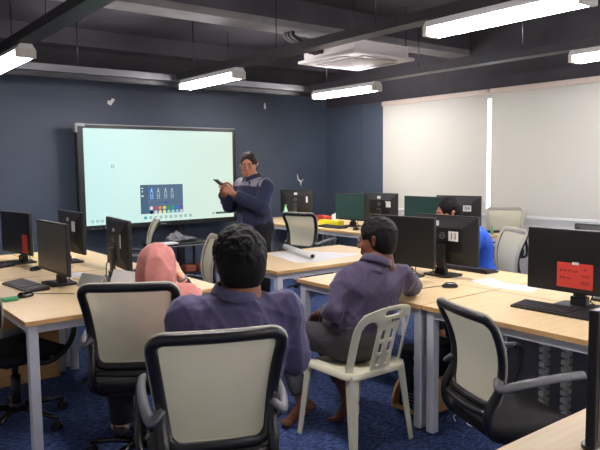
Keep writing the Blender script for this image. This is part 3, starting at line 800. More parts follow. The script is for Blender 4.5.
def body(t, J, m, sleeves=False):
    allp = np.array([J[k] for k in J if k in ('pelvis', 'chest', 'neck', 'shL', 'shR', 'elL', 'elR', 'wrL', 'wrR', 'hipL', 'hipR', 'knL', 'knR', 'anL', 'anR', 'toL', 'toR')])
    s = SDF(allp.min(0)-.24, allp.max(0)+.24, .0068)
    torso(s, J); R, c = head_xf(J)
    s.cone(J['neck'], c + R@V3(0, -.022, -.07), .060*J.get('ng', 1), .054*J.get('ng', 1), .03)
    hands = []
    for sd in 'LR':
        limbs_arm(s, J, sd); legs(s, J, sd); J_side[0] = -1 if sd == 'L' else 1
        foot(s, J['an'+sd], J['to'+sd])
        hd = J.get('hand'+sd)
        W_ = np.array(J['wr'+sd], float); E_ = np.array(J['el'+sd], float); fd = (W_-E_)/np.linalg.norm(W_-E_)
        hd = hd or (fd, V3(0, 0, -1), V3(1 if sd == 'L' else -1, 0, 0), .5)
        q = SDF(W_-.22, W_+.22, .0036); q.cone(E_+(W_-E_)*.8, W_, .029*J.get('armg', 1), .024, .02)
        hand_prims(q, W_, np.array(hd[0], float), np.array(hd[1], float), np.array(hd[2], float), hd[3], k=.008); hands.append(q)
    hs = xform_sdf(head_sdf(J.get('ng', 1), fat=J.get('fat', 1.0)), R, c)
    return sdf_obj('body', [s, hs] + hands, m, t, smooth=1)
def eyes(t, J, bodyo, lashes=True):
    R, c = head_xf(J)
    for sx in (-1, 1):
        w_ = MB(); p = R@V3(sx*.030, .0795, .003)+c; w_.ell(p, (.0135, .0135, .0078), 12, 8, rot=Matrix(R.tolist()))
        w_.cur = 1; p = R@V3(sx*.030-.003, .0905, .003)+c; w_.ell(p, (.006, .003, .006), 10, 6, rot=Matrix(R.tolist()))
        w_.build('eye', [mat('eye_white', (215, 210, 205), .25), mat('eye_iris', (30, 20, 16), .2)], t)
        b = MB(); b.tube([Vector(R@V3(sx*x, y, z)+c) for x, y, z in ((.014, .0905, .022), (.028, .091, .028), (.046, .078, .022))], [.0035, .004, .002], 6)
        b.build('eyebrow', hair_m, t)
hair_m = mat('black_hair', (11, 10, 10), .6, bump=(160, .5, (1, 1, .3)), spec=.2)
def hair(t, J, style='short', m=None, seed=1):
    R, c = head_xf(J); s = SDF((-.13, -.16, -.15), (.13, .15, .17), .0042)
    s.ell((0, -.014, .040), (.088, .106, .098), .02)
    s.ell((0, -.045, -.010), (.078, .068, .085), .03)
    # front hairline, around the ears, nape
    s.ell((0, .150, -.012), (.100, .108, .118), .012, 'sub')
    for sx in (-1, 1):
        s.ell((sx*.100, .052, -.040), (.050, .062, .080), .01, 'sub')
        s.ell((sx*.098, -.010, -.020), (.030, .024, .045), .008, 'sub')
    s.cut((0, -.03, -.082), (0, .25, -1))
    r = np.random.RandomState(seed)
    n_t = {'short': 90, 'curly': 260, 'flat': 60}[style]; am = {'short': .006, 'curly': .008, 'flat': .004}[style]
    for i in range(n_t):
        th = r.rand()*2*PI; z = r.rand()*.95+.0 if style != 'curly' else r.rand()*1.25-.25
        z = min(z, .999); q = V3(math.cos(th)*math.sqrt(max(0, 1-z*z)), math.sin(th)*math.sqrt(max(0, 1-z*z)), z)
        p = V3(0, -.014, .040) + q*V3(.086, .104, .096)
        if p[1] > .03 and p[2] < .088: continue
        d = (r.normal(size=3)*.3 + V3(q[1]*.3, .5, -.3) if style != 'curly' else r.normal(size=3)*.8); d -= q*(d@q); d /= np.linalg.norm(d)
        L_ = .022 if style != 'curly' else .012
        s.cone(p-d*L_*.5, p+d*L_*.5 + q*am*.6, am, am*.45, .006)
    V, Q = s.mesh(); return sdf_obj('hair', [(V @ R.T + c, Q)], m or hair_m, t, smooth=1)
def shirt(t, J, m, e=.014, sleeve=(1.0, 1.0), hem=None, name='shirt', wr=.006, collar=True, seed=3, open_=None, sc=26):
    allp = np.array([J[k] for k in ('pelvis', 'chest', 'neck', 'shL', 'shR', 'elL', 'elR', 'wrL', 'wrR')])
    s = SDF(allp.min(0)-.25, allp.max(0)+.25, .0062)
    torso(s, J, e)
    for sd, u in zip('LR', sleeve):
        S_, E_, W_ = [np.array(J[x+sd], float) for x in ('sh', 'el', 'wr')]
        if u >= .5: 
            up_ = (u-.5)*2; limbs_arm(s, J, sd, e+.004, max(.02, up_))
        else: s.cone(S_, S_+(E_-S_)*(u*2), .056+e, .052+e, .03)
    s.wrinkle(wr, sc, seed, (1, 1, .8))
    for sd, u in zip('LR', sleeve):
        S_, E_, W_ = [np.array(J[x+sd], float) for x in ('sh', 'el', 'wr')]
        if u >= .5: p = E_+(W_-E_)*(u-.5)*2; d = W_-E_
        else: p = S_+(E_-S_)*u*2; d = E_-S_
        s.cut(p, d, .085)
    P, C, N_ = [np.array(J[x], float) for x in ('pelvis', 'chest', 'neck')]; up = (N_-P)/np.linalg.norm(N_-P)
    R, c = head_xf(J); nk = c + R@V3(0, -.03, 0)-N_; nk /= np.linalg.norm(nk)
    s.cut(P + up*(hem if hem is not None else -.10), -up)
    s.cone(N_+nk*.03, N_+nk*.14, .046*J.get('ng', 1), .062, .01, 'sub')
    o = sdf_obj(name, [s], m, t, smooth=1)
    if collar:
        b = MB(); rows = []; fwd = J.get('fwd', V3(0, 1, 0)); rt = np.cross(fwd, nk); rt /= np.linalg.norm(rt); fw = np.cross(nk, rt); g = J.get('ng', 1)
        for (rr, hh) in ((.088*g, -.065), (.074*g, -.03), (.071*g, .012), (.073*g, .028), (.078*g, .026), (.087*g, .000), (.091*g, -.014), (.080*g, -.018)):
            row = []
            for k in range(33):
                a = PI/2 + .22 + (2*PI-.44)*k/32; front = max(0, math.sin(a))**3
                row.append(Vector(N_ + rt*rr*math.cos(a)*1.0 + fw*(rr*math.sin(a)*1.05 + .012*front - .004) + nk*(hh*(1) - .016*front + .001)))
            rows.append(row)
        b.grid(rows, True); b.build('collar', m, o)
    return o
def trousers(t, J, m, e=.014, upto=(.93, .93), name='trousers', wr=.005, seed=5):
    allp = np.array([J[k] for k in ('pelvis', 'hipL', 'hipR', 'knL', 'knR', 'anL', 'anR')])
    s = SDF(allp.min(0)-.22, allp.max(0)+.22, .0066); g = J.get('girth', 1.0)
    P = np.array(J['pelvis'], float); s.ell(P, (.168*g+e, .13*g+e, .13+e), .05)
    for sd, u in zip('LR', upto): legs(s, J, sd, e, u)
    s.wrinkle(wr, 24, seed)
    for sd, u in zip('LR', upto):
        K_, A_ = np.array(J['kn'+sd], float), np.array(J['an'+sd], float); s.cut(K_+(A_-K_)*u, A_-K_, .12)
    s.cut(P+V3(0, 0, .09), (0, 0, 1))
    return sdf_obj(name, [s], m, t, smooth=1)
def seated(**k):
    J = dict(pelvis=(0, 0, .545), chest=(0, .0, .86), neck=(0, .01, 1.06), head=(0, .045, 1.185), shL=(-.18, .0, 1.0), shR=(.18, .0, 1.0),
             elL=(-.23, .06, .74), elR=(.23, .06, .74), wrL=(-.14, .28, .66), wrR=(.14, .28, .66), hipL=(-.09, .03, .545), hipR=(.09, .03, .545),
             knL=(-.13, .42, .545), knR=(.13, .42, .545), anL=(-.13, .42, .09), anR=(.13, .42, .09), toL=(-.14, .53, .03), toR=(.14, .53, .03))
    J.update(k); return J
purple_m = mat('dark_mauve_shirt_cloth', (78, 74, 108), .85, noise=(60, (70, 66, 99)), bump=(200, .2), sheen=.15)
purple2_m = mat('faded_plum_shirt_cloth', (74, 65, 90), .85, noise=(60, (65, 57, 82)), bump=(200, .2), sheen=.15)
charcoal_m = mat('charcoal_trouser_cloth', (58, 58, 60), .9, bump=(200, .2))
blackcloth_m = mat('black_cloth', (22, 22, 25), .9, bump=(200, .2))
brown_skin = skin('brown', (142, 92, 66)); dark_skin = skin('deep_brown', (110, 68, 48))

# --- man in the foreground chair, seen from behind
t = thing('person', 'person in a dark purple-navy shirt seen from behind in the foreground mesh chair', 'person', (1.335, 2.12, 0), -math.radians(24))
J = seated(pelvis=(-.02, .02, .60), hipL=(-.11, .05, .585), hipR=(.08, .05, .585), knL=(-.14, .45, .56), knR=(.13, .45, .56), chest=(0, .03, .85), neck=(.005, .05, 1.02), head=(.02, .075, 1.128), hs=1.17, yaw=.08, pitch=-.04, girth=1.2, armg=1.18, ng=1.15, fat=1.05,
           shL=(-.195, .03, .945), shR=(.195, .03, .945), elL=(-.245, .10, .73), elR=(.245, .08, .72), wrL=(-.12, .33, .68), wrR=(.10, .32, .675), legg=1.1)
bo = body(t, J, brown_skin); hair(t, J, 'curly', seed=2); eyes(t, J, bo)
shirt(t, J, purple_m, .016, (.93, .93), -.11, wr=.011); trousers(t, J, blackcloth_m)
for sx in 'LR':
    A_, T_ = V3(*J['an'+sx]), V3(*J['to'+sx]); s = SDF(np.minimum(A_, T_)-.15, np.maximum(A_, T_)+.15, .006)
    s.cone(A_+V3(0, -.03, -.045), T_+V3(0, .03, 0), .042, .040, .03); s.cone(A_, A_+V3(0, 0, .02), .044, .044, .03); s.cut((0, 0, .003), (0, 0, -1)); s.cut(A_+V3(0, 0, .025), (0, 0, 1))
    sdf_obj('shoe', [s], black_m, t)

# --- barefoot man sideways on the plastic chair
t = thing('person', 'barefoot person in a plum shirt and charcoal trousers on the cream plastic chair', 'person', (2.40, 2.60, 0), 0)
J = seated(pelvis=(.03, .0, .56), chest=(.085, -.03, .81), neck=(.135, -.035, .985), head=(.168, -.005, 1.095), yaw=.42, pitch=-.1, roll=.06, girth=1.02, hs=1.02,
           shL=(-.02, .045, .885), shR=(.30, -.075, .880), elL=(-.15, .0, .735), elR=(.465, -.02, .79), wrL=(-.085, .19, .685), wrR=(.36, .20, .785),
           knL=(-.19, .46, .545), knR=(.10, .43, .55), hipL=(-.07, .04, .55), hipR=(.11, .03, .55),
           anL=(-.165, .25, .15), anR=(.075, .13, .15), toL=(-.225, .325, .032), toR=(.05, .19, .032),
           handL=(V3(.35, .75, -.3), V3(0, -.2, -1), V3(1, 0, 0), .5), handR=(V3(-.3, 1, 0), V3(0, 0, -1), V3(-1, 0, 0), .3))
bo = body(t, J, dark_skin); hair(t, J, 'short', seed=5); eyes(t, J, bo)
shirt(t, J, purple2_m, .014, (.80, .45), -.10, wr=.012, seed=8); trousers(t, J, charcoal_m, .013, (.86, .74))

# --- woman in the pink headscarf
def scarf(t, J, m, seed=1, drop=.30, name='headscarf'):
    R, c = head_xf(J); N_ = np.array(J['neck'], float)
    s = SDF(c-.36, c+.30, .0062)
    s.ell(c + R@V3(0, -.018, .030), (.098, .118, .112), .03, rot=R)
    s.ell(c + R@V3(0, -.035, -.055), (.090, .098, .105), .04, rot=R)
    s.cone(c + R@V3(0, -.02, -.06), N_ + V3(0, -.02, .04), .095, .085, .05)
    s.ell(N_+V3(0, 0, -.085), (.225, .155, .085), .05); s.ell(N_+V3(0, -.05, -.10), (.15, .11, .12), .05); s.ell(N_+V3(0, .09, -.12), (.15, .08, .15), .06)
    s.wrinkle(.015, 22, seed, (1.5, 1.3, .3))
    s.ell(c + R@V3(0, .10, -.012), (.058, .075, .080), .02, 'sub', rot=R)
    s.cut(N_+V3(0, 0, -drop), (0, 0, -1))
    return sdf_obj(name, [s], m, t, smooth=2)
t = thing('person', 'person in a dusty pink headscarf seen from behind at the left desk', 'person', (1.47, 3.12, 0), -math.radians(20))
J = seated(pelvis=(0, -.05, .59), hipL=(-.09, -.02, .575), hipR=(.09, -.02, .575), chest=(.0, -.0, .74), neck=(.0, .05, .885), head=(.0, .085, .985), yaw=-.1, pitch=-.25, girth=.98, armg=.9,
           shL=(-.155, .03, .82), shR=(.155, .03, .82), elL=(-.25, .20, .815), elR=(.205, .21, .79), wrL=(-.12, .38, .82), wrR=(.145, .18, .905), knL=(-.21, .26, .55), knR=(.12, .36, .55), anL=(-.2, .24, .09), anR=(.12, .30, .09), toL=(-.22, .35, .03), toR=(.13, .41, .03),
           handR=(V3(-.35, .15, .9), V3(-.8, .3, -.2), V3(0, -1, .3), .35), handL=(V3(.5, .8, 0), V3(0, 0, -1), V3(1, 0, 0), .3))
bo = body(t, J, skin('fair', (214, 168, 138))); eyes(t, J, bo)
pink_cloth = mat('dusty_pink_cloth', (186, 120, 110), .85, noise=(40, (176, 110, 101)), bump=(150, .2), sheen=.2)
shirt(t, J, pink_cloth, .020, (.62, .55), -.10, name='blouse', collar=False, seed=11)
shirt(t, dict(J, girth=.85), blackcloth_m, .008, (.93, .90), -.05, name='undersleeves', collar=False, seed=12)
scarf(t, J, pink_cloth, 4, .20); trousers(t, J, blackcloth_m, .03, (1.0, 1.0), name='skirt')
W_ = V3(*J['wrR']); E_ = V3(*J['elR']); d = (W_-E_)/np.linalg.norm(W_-E_); b = MB(); b.tube([W_-d*.012, W_+d*.004], .030, 16); b.build('wristwatch', silver_m, t)
for sx in 'LR':
    A_, T_ = V3(*J['an'+sx]), V3(*J['to'+sx]); s = SDF(np.minimum(A_, T_)-.15, np.maximum(A_, T_)+.15, .006)
    s.cone(A_+V3(0, -.03, -.045), T_+V3(0, .03, 0), .040, .036, .03); s.cut((0, 0, .003), (0, 0, -1)); s.cut(A_+V3(0, 0, -.01), (0, 0, 1)); sdf_obj('shoe', [s], black_m, t)

# --- presenter standing by the display with a phone
navy_m = mat('navy_jacket_cloth', (30, 40, 70), .8, bump=(150, .2), sheen=.1); greyyoke_m = mat('grey_jacket_yoke', (140, 140, 152), .85, bump=(150, .2))
PR = math.radians(96)
t = thing('person', 'presenter standing in a navy jacket with grey shoulders, holding a phone', 'person', (3.62, 5.38, 0), PR)
J = dict(pelvis=(0, 0, .93), chest=(0, .015, 1.22), neck=(0, .035, 1.42), head=(0.0, .075, 1.535), yaw=.62, pitch=-.10, girth=1.15, armg=1.15, legg=1.1, ng=1.12, fat=1.15,
         shL=(-.185, .02, 1.325), shR=(.185, .02, 1.325), elL=(-.255, .13, 1.13), elR=(.255, .13, 1.13), wrL=(-.075, .34, 1.27), wrR=(.075, .34, 1.27),
         hipL=(-.095, 0, .92), hipR=(.095, 0, .92), knL=(-.11, .03, .50), knR=(.11, .0, .50), anL=(-.12, -.01, .09), anR=(.12, -.03, .09), toL=(-.15, .11, .03), toR=(.15, .10, .03),
         handL=(V3(.45, .55, .5), V3(.8, -.2, .0), V3(0, -.3, 1), .55), handR=(V3(-.45, .55, .5), V3(-.8, -.2, .0), V3(0, -.3, 1), .55))
J['head'] = (0, .075, 1.535)
bo = body(t, J, skin('warm', (186, 128, 98))); hair(t, J, 'short', mat('dark_brown_hair', (44, 31, 24), .55, bump=(160, .8)), 9); eyes(t, J, bo)
jk = shirt(t, J, [navy_m][0], .022, (.95, .95), -.13, name='jacket', wr=.007, seed=21)
# grey yoke over the shoulders: the jacket's own upper cloth
s = SDF((-.33, -.2, 1.10), (.33, .25, 1.50), .006); torso(s, J, .027)
for sd in 'LR': limbs_arm(s, J, sd, .027, .05)
s.wrinkle(.004, 22, 3); s.cut((0, 0, 1.29), (0, .35, -1)); s.cone(J['neck'], V3(*J['neck'])+V3(0, .02, .12), .064, .068, .01, 'sub'); s.cut((.215, 0, 1.3), (1, 0, .1), .2); s.cut((-.215, 0, 1.3), (-1, 0, .1), .2)
sdf_obj('yoke', [s], greyyoke_m, jk, smooth=1)
trousers(t, J, blackcloth_m, .016, (.97, .97))
R, c = head_xf(J)
b = MB()
for sx in (-1, 1):
    b.tube([Vector(R@V3(sx*.031+.024*math.cos(a), .0985+.002*abs(math.cos(a)), .000+.017*math.sin(a))+c) for a in [2*PI*k/16 for k in range(17)]], .0022, 6)
    b.tube([Vector(R@V3(sx*.055, .096, .004)+c), Vector(R@V3(sx*.083, .06, .008)+c), Vector(R@V3(sx*.088, -.02, .012)+c)], .0022, 6)
b.tube([Vector(R@V3(-.008, .1, .003)+c), Vector(R@V3(.008, .1, .003)+c)], .0022, 6); b.build('glasses', mat('clear_grey_frame', (150, 140, 130), .3), t)
for sx in 'LR':
    A_, T_ = V3(*J['an'+sx]), V3(*J['to'+sx]); s = SDF(np.minimum(A_, T_)-.15, np.maximum(A_, T_)+.15, .006)
    s.cone(A_+V3(0, -.03, -.045), T_+V3(0, .03, 0), .042, .040, .03); s.cut((0, 0, .003), (0, 0, -1)); s.cut(A_+V3(0, 0, .0), (0, 0, 1)); sdf_obj('shoe', [s], black_m, t)
ph = thing('mobile_phone', 'grey phone held up in both hands of the presenter', 'phone')
ph.matrix_world = Matrix.Translation((3.62, 5.38, 0)) @ Matrix.Rotation(PR, 4, 'Z') @ Matrix.Translation((0, .43, 1.365)) @ Matrix.Rotation(-.95, 4, 'X')
MB().box((-.038, -.005, -.075), (.038, .005, .075), bev=.006).build('casing', grey_m, ph); MB().box((-.034, -.0056, -.070), (.034, -.0048, .070)).build('screen', black_g, ph)

# --- man in blue behind the monitor marked 11
t = thing('person', 'person with short black hair in a bright blue top behind the monitor marked 11', 'person', (4.44, 3.31, 0), math.radians(62))
J = seated(hipL=(-.09, -.0, .575), hipR=(.09, -.0, .575), pelvis=(0, -.02, .59), chest=(0, .02, .85), neck=(0, .15, 1.02), shL=(-.19, .09, .95), shR=(.19, .09, .95), head=(0, .25, 1.12), pitch=-.12, yaw=-.1, girth=1.08, armg=1.05, knL=(-.13, .30, .57), knR=(.13, .30, .57), anL=(-.13, .26, .09), anR=(.13, .26, .09), toL=(-.14, .37, .03), toR=(.14, .37, .03),
           elL=(-.25, .20, .80), elR=(.25, .20, .80), wrL=(-.12, .40, .81), wrR=(.12, .40, .81))
bo = body(t, J, skin('tan', (176, 122, 92))); hair(t, J, 'flat', seed=12); eyes(t, J, bo)
shirt(t, J, mat('bright_blue_cloth', (36, 92, 205), .8, bump=(150, .2)), .016, (.45, .45), -.1, name='shirt', seed=31); trousers(t, J, blackcloth_m)
# --- person mostly cut off by the right edge
t = thing('person', 'person in dark grey headscarf mostly cut off at the right edge of the photo', 'person', (4.62, 1.80, 0), math.radians(88))
J = seated(hipL=(-.09, -.0, .575), hipR=(.09, -.0, .575), pelvis=(0, -.02, .59), chest=(0, .0, .80), neck=(0, .03, .99), head=(0, .06, 1.10), girth=.95)
dg = mat('dark_grey_cloth', (62, 60, 60), .9, bump=(150, .2))
bo = body(t, J, skin('light', (205, 160, 130))); eyes(t, J, bo); scarf(t, J, dg, 9, .22); shirt(t, J, dg, .016, (.95, .95), -.1, name='blouse', collar=False); trousers(t, J, blackcloth_m, .02, name='skirt')

# ------------------------------------------------------------------ the big touch display and its stand
DY = 8.3
t = thing('touch_display', 'large touch display showing a pale whiteboard app against the blue wall', 'display', (4.05, DY, 0))
MB().box((-1.20, 0, .705), (1.20, .09, 2.10), bev=.012).build('bezel', black_m, t)
bs = [(-1.116, .778), (1.135, .778), (1.135, 2.046), (-1.116, 2.046)]
scr_m = bpy.data.materials.new('pale_whiteboard_screen'); scr_m.use_nodes = True
nt = scr_m.node_tree; N = nt.nodes; L = nt.links; pb = N['Principled BSDF']; pb.inputs['Base Color'].default_value = (.02, .02, .02, 1); pb.inputs['Roughness'].default_value = .25
tc = N.new('ShaderNodeTexCoord'); sx_ = N.new('ShaderNodeSeparateXYZ'); rp = N.new('ShaderNodeValToRGB'); mr = N.new('ShaderNodeMapRange')
mr.inputs[1].default_value = -1.1; mr.inputs[2].default_value = 1.1
L.new(tc.outputs['Object'], sx_.inputs[0]); L.new(sx_.outputs[0], mr.inputs[0]); L.new(mr.outputs[0], rp.inputs[0])
rp.color_ramp.elements[0].color = srgb(205, 247, 243); rp.color_ramp.elements[1].color = srgb(222, 242, 226)
L.new(rp.outputs[0], pb.inputs['Emission Color']); pb.inputs['Emission Strength'].default_value = 0.272
scr = MB().box((-1.116, -.004, .778), (1.135, .001, 2.046)).build('screen', scr_m, t)
k_ = .272
def ui(n, rgb): return emis('ui_'+n, rgb, k_)
def R3(b, x0, x1, z0, z1, y=-.006): b.box((x0-4.05, y, z0), (x1-4.05, y+.002, z1)); return b
p = R3(MB(), 3.69, 4.335, .892, 1.293).build('tool_palette', ui('slate', (98, 122, 148)), scr)
R3(MB(), 3.69, 3.80, .892, 1.293, -.0075).build('palette_sidebar', ui('slate_dark', (86, 110, 138)), scr)
b = MB(); R3(b, 3.83, 3.885, 1.09, 1.235, -.009); b.build('selected_pen', ui('blue', (40, 130, 215)), scr)
b = MB(); b.cur = 0
for x in (3.855, 3.955, 4.065, 4.165):
    R3(b, x-.006, x+.006, 1.20, 1.24, -.0105)
    for dx in (-.018, .014): R3(b, x+dx, x+dx+.004, 1.10, 1.20, -.0105)
    R3(b, x-.018, x+.018, 1.10, 1.105, -.0105); R3(b, x-.018, x+.018, 1.135, 1.14, -.0105); R3(b, x-.012, x+.012, 1.196, 1.201, -.0105)
R3(b, 3.70, 3.735, 1.24, 1.252, -.0105); R3(b, 3.70, 3.735, 1.13, 1.15, -.0105); R3(b, 3.71, 3.725, 1.19, 1.215, -.0105)
b.build('pen_icons', ui('pale', (225, 232, 238)), scr)
def disc(b, x, z, r, y=-.009, hole=0):
    n = 20
    if hole:
        rows = [[(x-4.05+q*math.cos(2*PI*k/n), yy, z+q*math.sin(2*PI*k/n)) for k in range(n)] for q, yy in ((r, y+.003), (r, y), (hole, y), (hole, y+.003))]
        b.grid(rows, False, True)
    else: b.lathe([(r, 0), (r, .002)], seg=n) and None; 
    return b
def put_disc(b, x, z, r, y):
    n = 18; vs = [(x-4.05+r*math.cos(2*PI*k/n), y, z+r*math.sin(2*PI*k/n)) for k in range(n)]; vs += [(v[0], y+.002, v[2]) for v in vs]
    b.add(vs, [list(range(n)), list(range(n, 2*n))[::-1]] + [[k, (k+1) % n, n+(k+1) % n, n+k] for k in range(n)])
b = MB(); R3(b, 3.84, 4.32, 1.038, 1.042, -.0095); put_disc(b, 4.07, 1.04, .014, -.0105); b.build('size_slider', ui('steelblue', (60, 92, 140)), scr)
cols = [(235, 240, 240), (215, 80, 90), (235, 150, 80), (225, 225, 90), (60, 170, 90), (60, 160, 160), (60, 130, 200), (120, 90, 160),
        (20, 30, 60), (235, 215, 215), (240, 235, 190), (245, 245, 150), (150, 235, 190), (170, 225, 235), (150, 210, 240), (225, 210, 225)]
for i, c_ in enumerate(cols):
    b = MB(); put_disc(b, 3.845+.0655*(i % 8), .968 - .058*(i//8), .024, -.009); b.build('colour_dot', ui('dot_%d' % i, c_), scr)
for i in range(10):
    b = MB(); x = 3.755 + i*.077; z = .838
    if i == 0: put_disc(b, x, z, .022, -.007); b.build('toolbar_icon', ui('cyan', (60, 180, 190)), scr)
    else: disc(b, x, z, .021, -.007, .015); R3(b, x-.006, x+.006, z-.006, z+.006, -.007); b.build('toolbar_icon', ui('grey', (110, 140, 145)), scr)
for x in (3.015, 3.08, 3.145): b = MB(); disc(b, x, .832, .018, -.007, .012); b.build('toolbar_icon', ui('grey', (110, 140, 145)), scr)
b = MB(); disc(b, 3.31, 1.55, .022, -.007, .014); b.build('pen_cursor', ui('grey2', (140, 170, 165)), scr)
b = MB(); disc(b, 4.83, .85, .016, -.007, .009); R3(b, 4.87, 5.10, .835, .865, -.007); b.build('page_counter', ui('grey3', (80, 110, 105)), scr)
for x in (3.02, 3.12, 3.19, 3.25, 3.33): MB().box((x-4.05-.012, -.003, .735), (x-4.05+.012, .002, .741)).build('port_mark', silver_m, t)
MB().box((-.12, -.003, .738), (.02, .002, .750)).build('maker_mark', silver_m, t)
b = MB(); b.box((-1.215, -.004, 2.07), (-1.09, .08, 2.108)); b.box((-1.215, -.004, 1.99), (-1.19, .08, 2.07)); b.build('corner_bracket', mat('pale_grey_bracket', (150, 155, 152), .5), t)
MB().box((-1.19, -.002, 2.088), (1.19, .085, 2.1025)).build('top_strip', mat('grey_aluminium_strip', (120, 124, 124), .4, .3), t)
for x in (-.62, .30):
    MB().box((x-.05, .10, 0), (x+.05, .16, 2.0)).build('stand_post', black_m, t)
MB().box((-.7, .02, .03), (.4, .20, .09)).build('stand_foot_bar', black_m, t)
# low black trolley with a cloth on it, in front of the display
t = thing('trolley', 'black trolley with a thin top shelf below the big display', 'trolley', (4.02, 7.86, 0))
MB().box((-.42, -.24, .50), (.38, .24, .525), bev=.006).build('top_shelf', black_m, t)
MB().box((-.42, -.245, .488), (.38, -.235, .50)).build('silver_edge', silver_m, t)
for x in (-.39, .35):
    for y in (-.21, .21): MB().box((x-.014, y-.014, 0), (x+.014, y+.014, .50)).build('post', black_m, t)
MB().box((-.40, -.22, .10), (.36, .22, .12)).build('lower_shelf', black_m, t)
for x in (.02, .22): 
    b = MB(); b.box((x-.0, -.18, .12), (x+.15, -.02, .21), bev=.01); tag(b.build('brown_box', mat('rust_brown_card', (130, 68, 48), .7)), 'rust brown box on the lower shelf of the black trolley, %s' % ('left one' if x < .1 else 'right one'), 'box').location = (4.02, 7.86, 0.0005)
s_ = SDF((-.30, -.17, .49), (.30, .17, .78), .008)
s_.ell((-.06, 0, .57), (.13, .11, .08), .04); s_.ell((.08, .0, .555), (.12, .10, .05), .05); s_.ell((-.03, .02, .62), (.08, .07, .05), .04); s_.ell((.19, -.01, .55), (.06, .07, .035), .03)
s_.wrinkle(.022, 38, 5); s_.cut((0, 0, .527), (0, 0, -1))
cl = thing('cloth_bundle', 'crumpled grey cloth bundle lying on the black trolley', 'cloth', (4.02, 7.84, 0.0)); sdf_obj('cloth', [s_], mat('heather_grey_cloth', (128, 130, 134), .95, noise=(50, (86, 88, 92)), bump=(120, .5)), cl)
bk = MB().box((-.10, -.08, .526), (.10, .08, .545)); o = bk.build('notebook', paper_m); o.location = (3.80, 7.70, 0); tag(o, 'white notebook beside the grey cloth on the trolley', 'book')

# ------------------------------------------------------------------ things on the desks
ZD = .7405
def keyboard(label, loc, rz, L_=.44, W_=.14):
    t = thing('keyboard', label, 'keyboard', loc, rz, 'black desktop keyboards')
    b = MB(); b.prism([(-W_/2, .0), (W_/2, .0), (W_/2, .024), (-W_/2, .012)], 0, -L_/2, L_/2); b.build('case', black_m, t)
    b = MB(); pit = .019
    for r in range(6):
        y = -W_/2+.012 + r*.0205
        c = 0; x = -L_/2+.012
        while x < L_/2-.018:
            wd = .0165; skip = abs(x-(L_/2-.112)) < .009 or abs(x-(L_/2-.165)) < .004
            if r == 0 and -.13 < x < -.02: wd = .092
            z = .012 + (y+W_/2)*.085
            if not skip: b.box((x, y, z), (x+wd, y+.0165, z+.007))
            x += wd+.0028
    b.build('keys', key_m, t); return t
kb = keyboard('black keyboard at the front of the left desk', (1.15, 4.46, ZD), -PI/2+.12)
dup(kb, (1.20, 5.68, ZD), -PI/2+.4, 'black keyboard in front of the red tagged monitor')
dup(kb, (3.12, 1.82, ZD), -PI/2+.02, 'black keyboard below the red-notice monitor')
dup(kb, (3.90, 2.98, ZD), PI/2, 'black keyboard behind the monitor marked 11')
dup(kb, (5.36, 6.22, ZD), -PI/2, 'black keyboard in front of the yellow box')
dup(kb, (1.99, 4.33, ZD), PI/2-.1, 'black keyboard between the left monitors and the pink headscarf')
dup(kb, (6.27, 4.50, ZD), PI/2+.9, 'black keyboard at the end of the far desk near the pale chair')
def mouse(label, loc, rz, cable=None):
    t = thing('mouse', label, 'mouse', loc, rz, 'black desktop mice')
    b = MB(); rows = []
    for z, q in ((0, .92), (.006, 1.0), (.016, .95), (.026, .75), (.032, .45), (.034, 0)):
        rows.append([(x*q, y*q - (.004 if z > .02 else 0), z) for x, y in rrect(.060, .105, .028, 4)])
    b.grid(rows, True, True); b.add(rows[0], [list(range(len(rows[0])))]); b.build('shell', black_g, t)
    b = MB(); b.cyl((-.004, .022, .0305), (.004, .022, .0305), .006, 10); b.build('scroll_wheel', grey_m, t)
    if cable:
        b = MB(); b.tube(bez(cable, 16), .0022, 6); b.build('cable', black_m, t)
    return t
ms = mouse('black mouse beside the monitor marked 11 on the right desk', (3.25, 2.62, ZD), 2.6-PI/2, [(0, .05, .012), (.02, .10, .004), (-.02, .22, .003), (.05, .36, .003)])
ms2 = mouse('black mouse at the front corner of the left desk', (1.06, 4.12, ZD), -1.2, [(0, .05, .012), (.03, .12, .004), (.12, .16, .003), (.2, .2, .003)])
dup(ms2, (1.41, 5.16, ZD), -.9, 'black mouse beside the red tagged monitor')
dup(ms2, (5.34, 5.75, ZD), -1.3, 'black mouse at the end of the far desk with the yellow box')
tag(MB().box((-.045, -.03, 0), (.045, .03, .02), bev=.006).build('green_pack', mat('bright_green_pack', (40, 140, 80), .5)), 'small green pack beside the mouse on the left desk', 'pack').location = (.955, 4.06, ZD)
def sheet(label, pts, z, m=paper_m, name='paper_sheet', marks=0, group=None):
    b = MB(); b.prism(pts, 2, 0, .0012); o = b.build(name, m); o.location = (0, 0, z); tag(o, label, 'paper', group)
    if marks:
        c = [sum(p[i] for p in pts)/len(pts) for i in (0, 1)]; e = (pts[1][0]-pts[0][0], pts[1][1]-pts[0][1]); g = (pts[-1][0]-pts[0][0], pts[-1][1]-pts[0][1]); q = MB()
        for k in range(marks):
            f0 = .12+.76*k/marks; f1 = f0+.03; p0 = pts[0]
            def at(u, v): return (p0[0]+e[0]*u+g[0]*v, p0[1]+e[1]*u+g[1]*v)
            q.prism([at(.1, f0), at(.85-.2*(k % 2), f0), at(.85-.2*(k % 2), f1), at(.1, f1)], 2, .0013, .0016)
        q.build('printed_lines', print_m, o)
    return o
sheet('printed sheets spread on the right desk left of the red-notice monitor', [(3.50, 2.19), (3.68, 2.25), (3.63, 2.50), (3.45, 2.45)], ZD, marks=9)
sheet('second printed sheet on the right desk, nearer the monitor marked 11', [(3.44, 2.40), (3.60, 2.44), (3.72, 2.64), (3.53, 2.68)], ZD+.0014, marks=7)
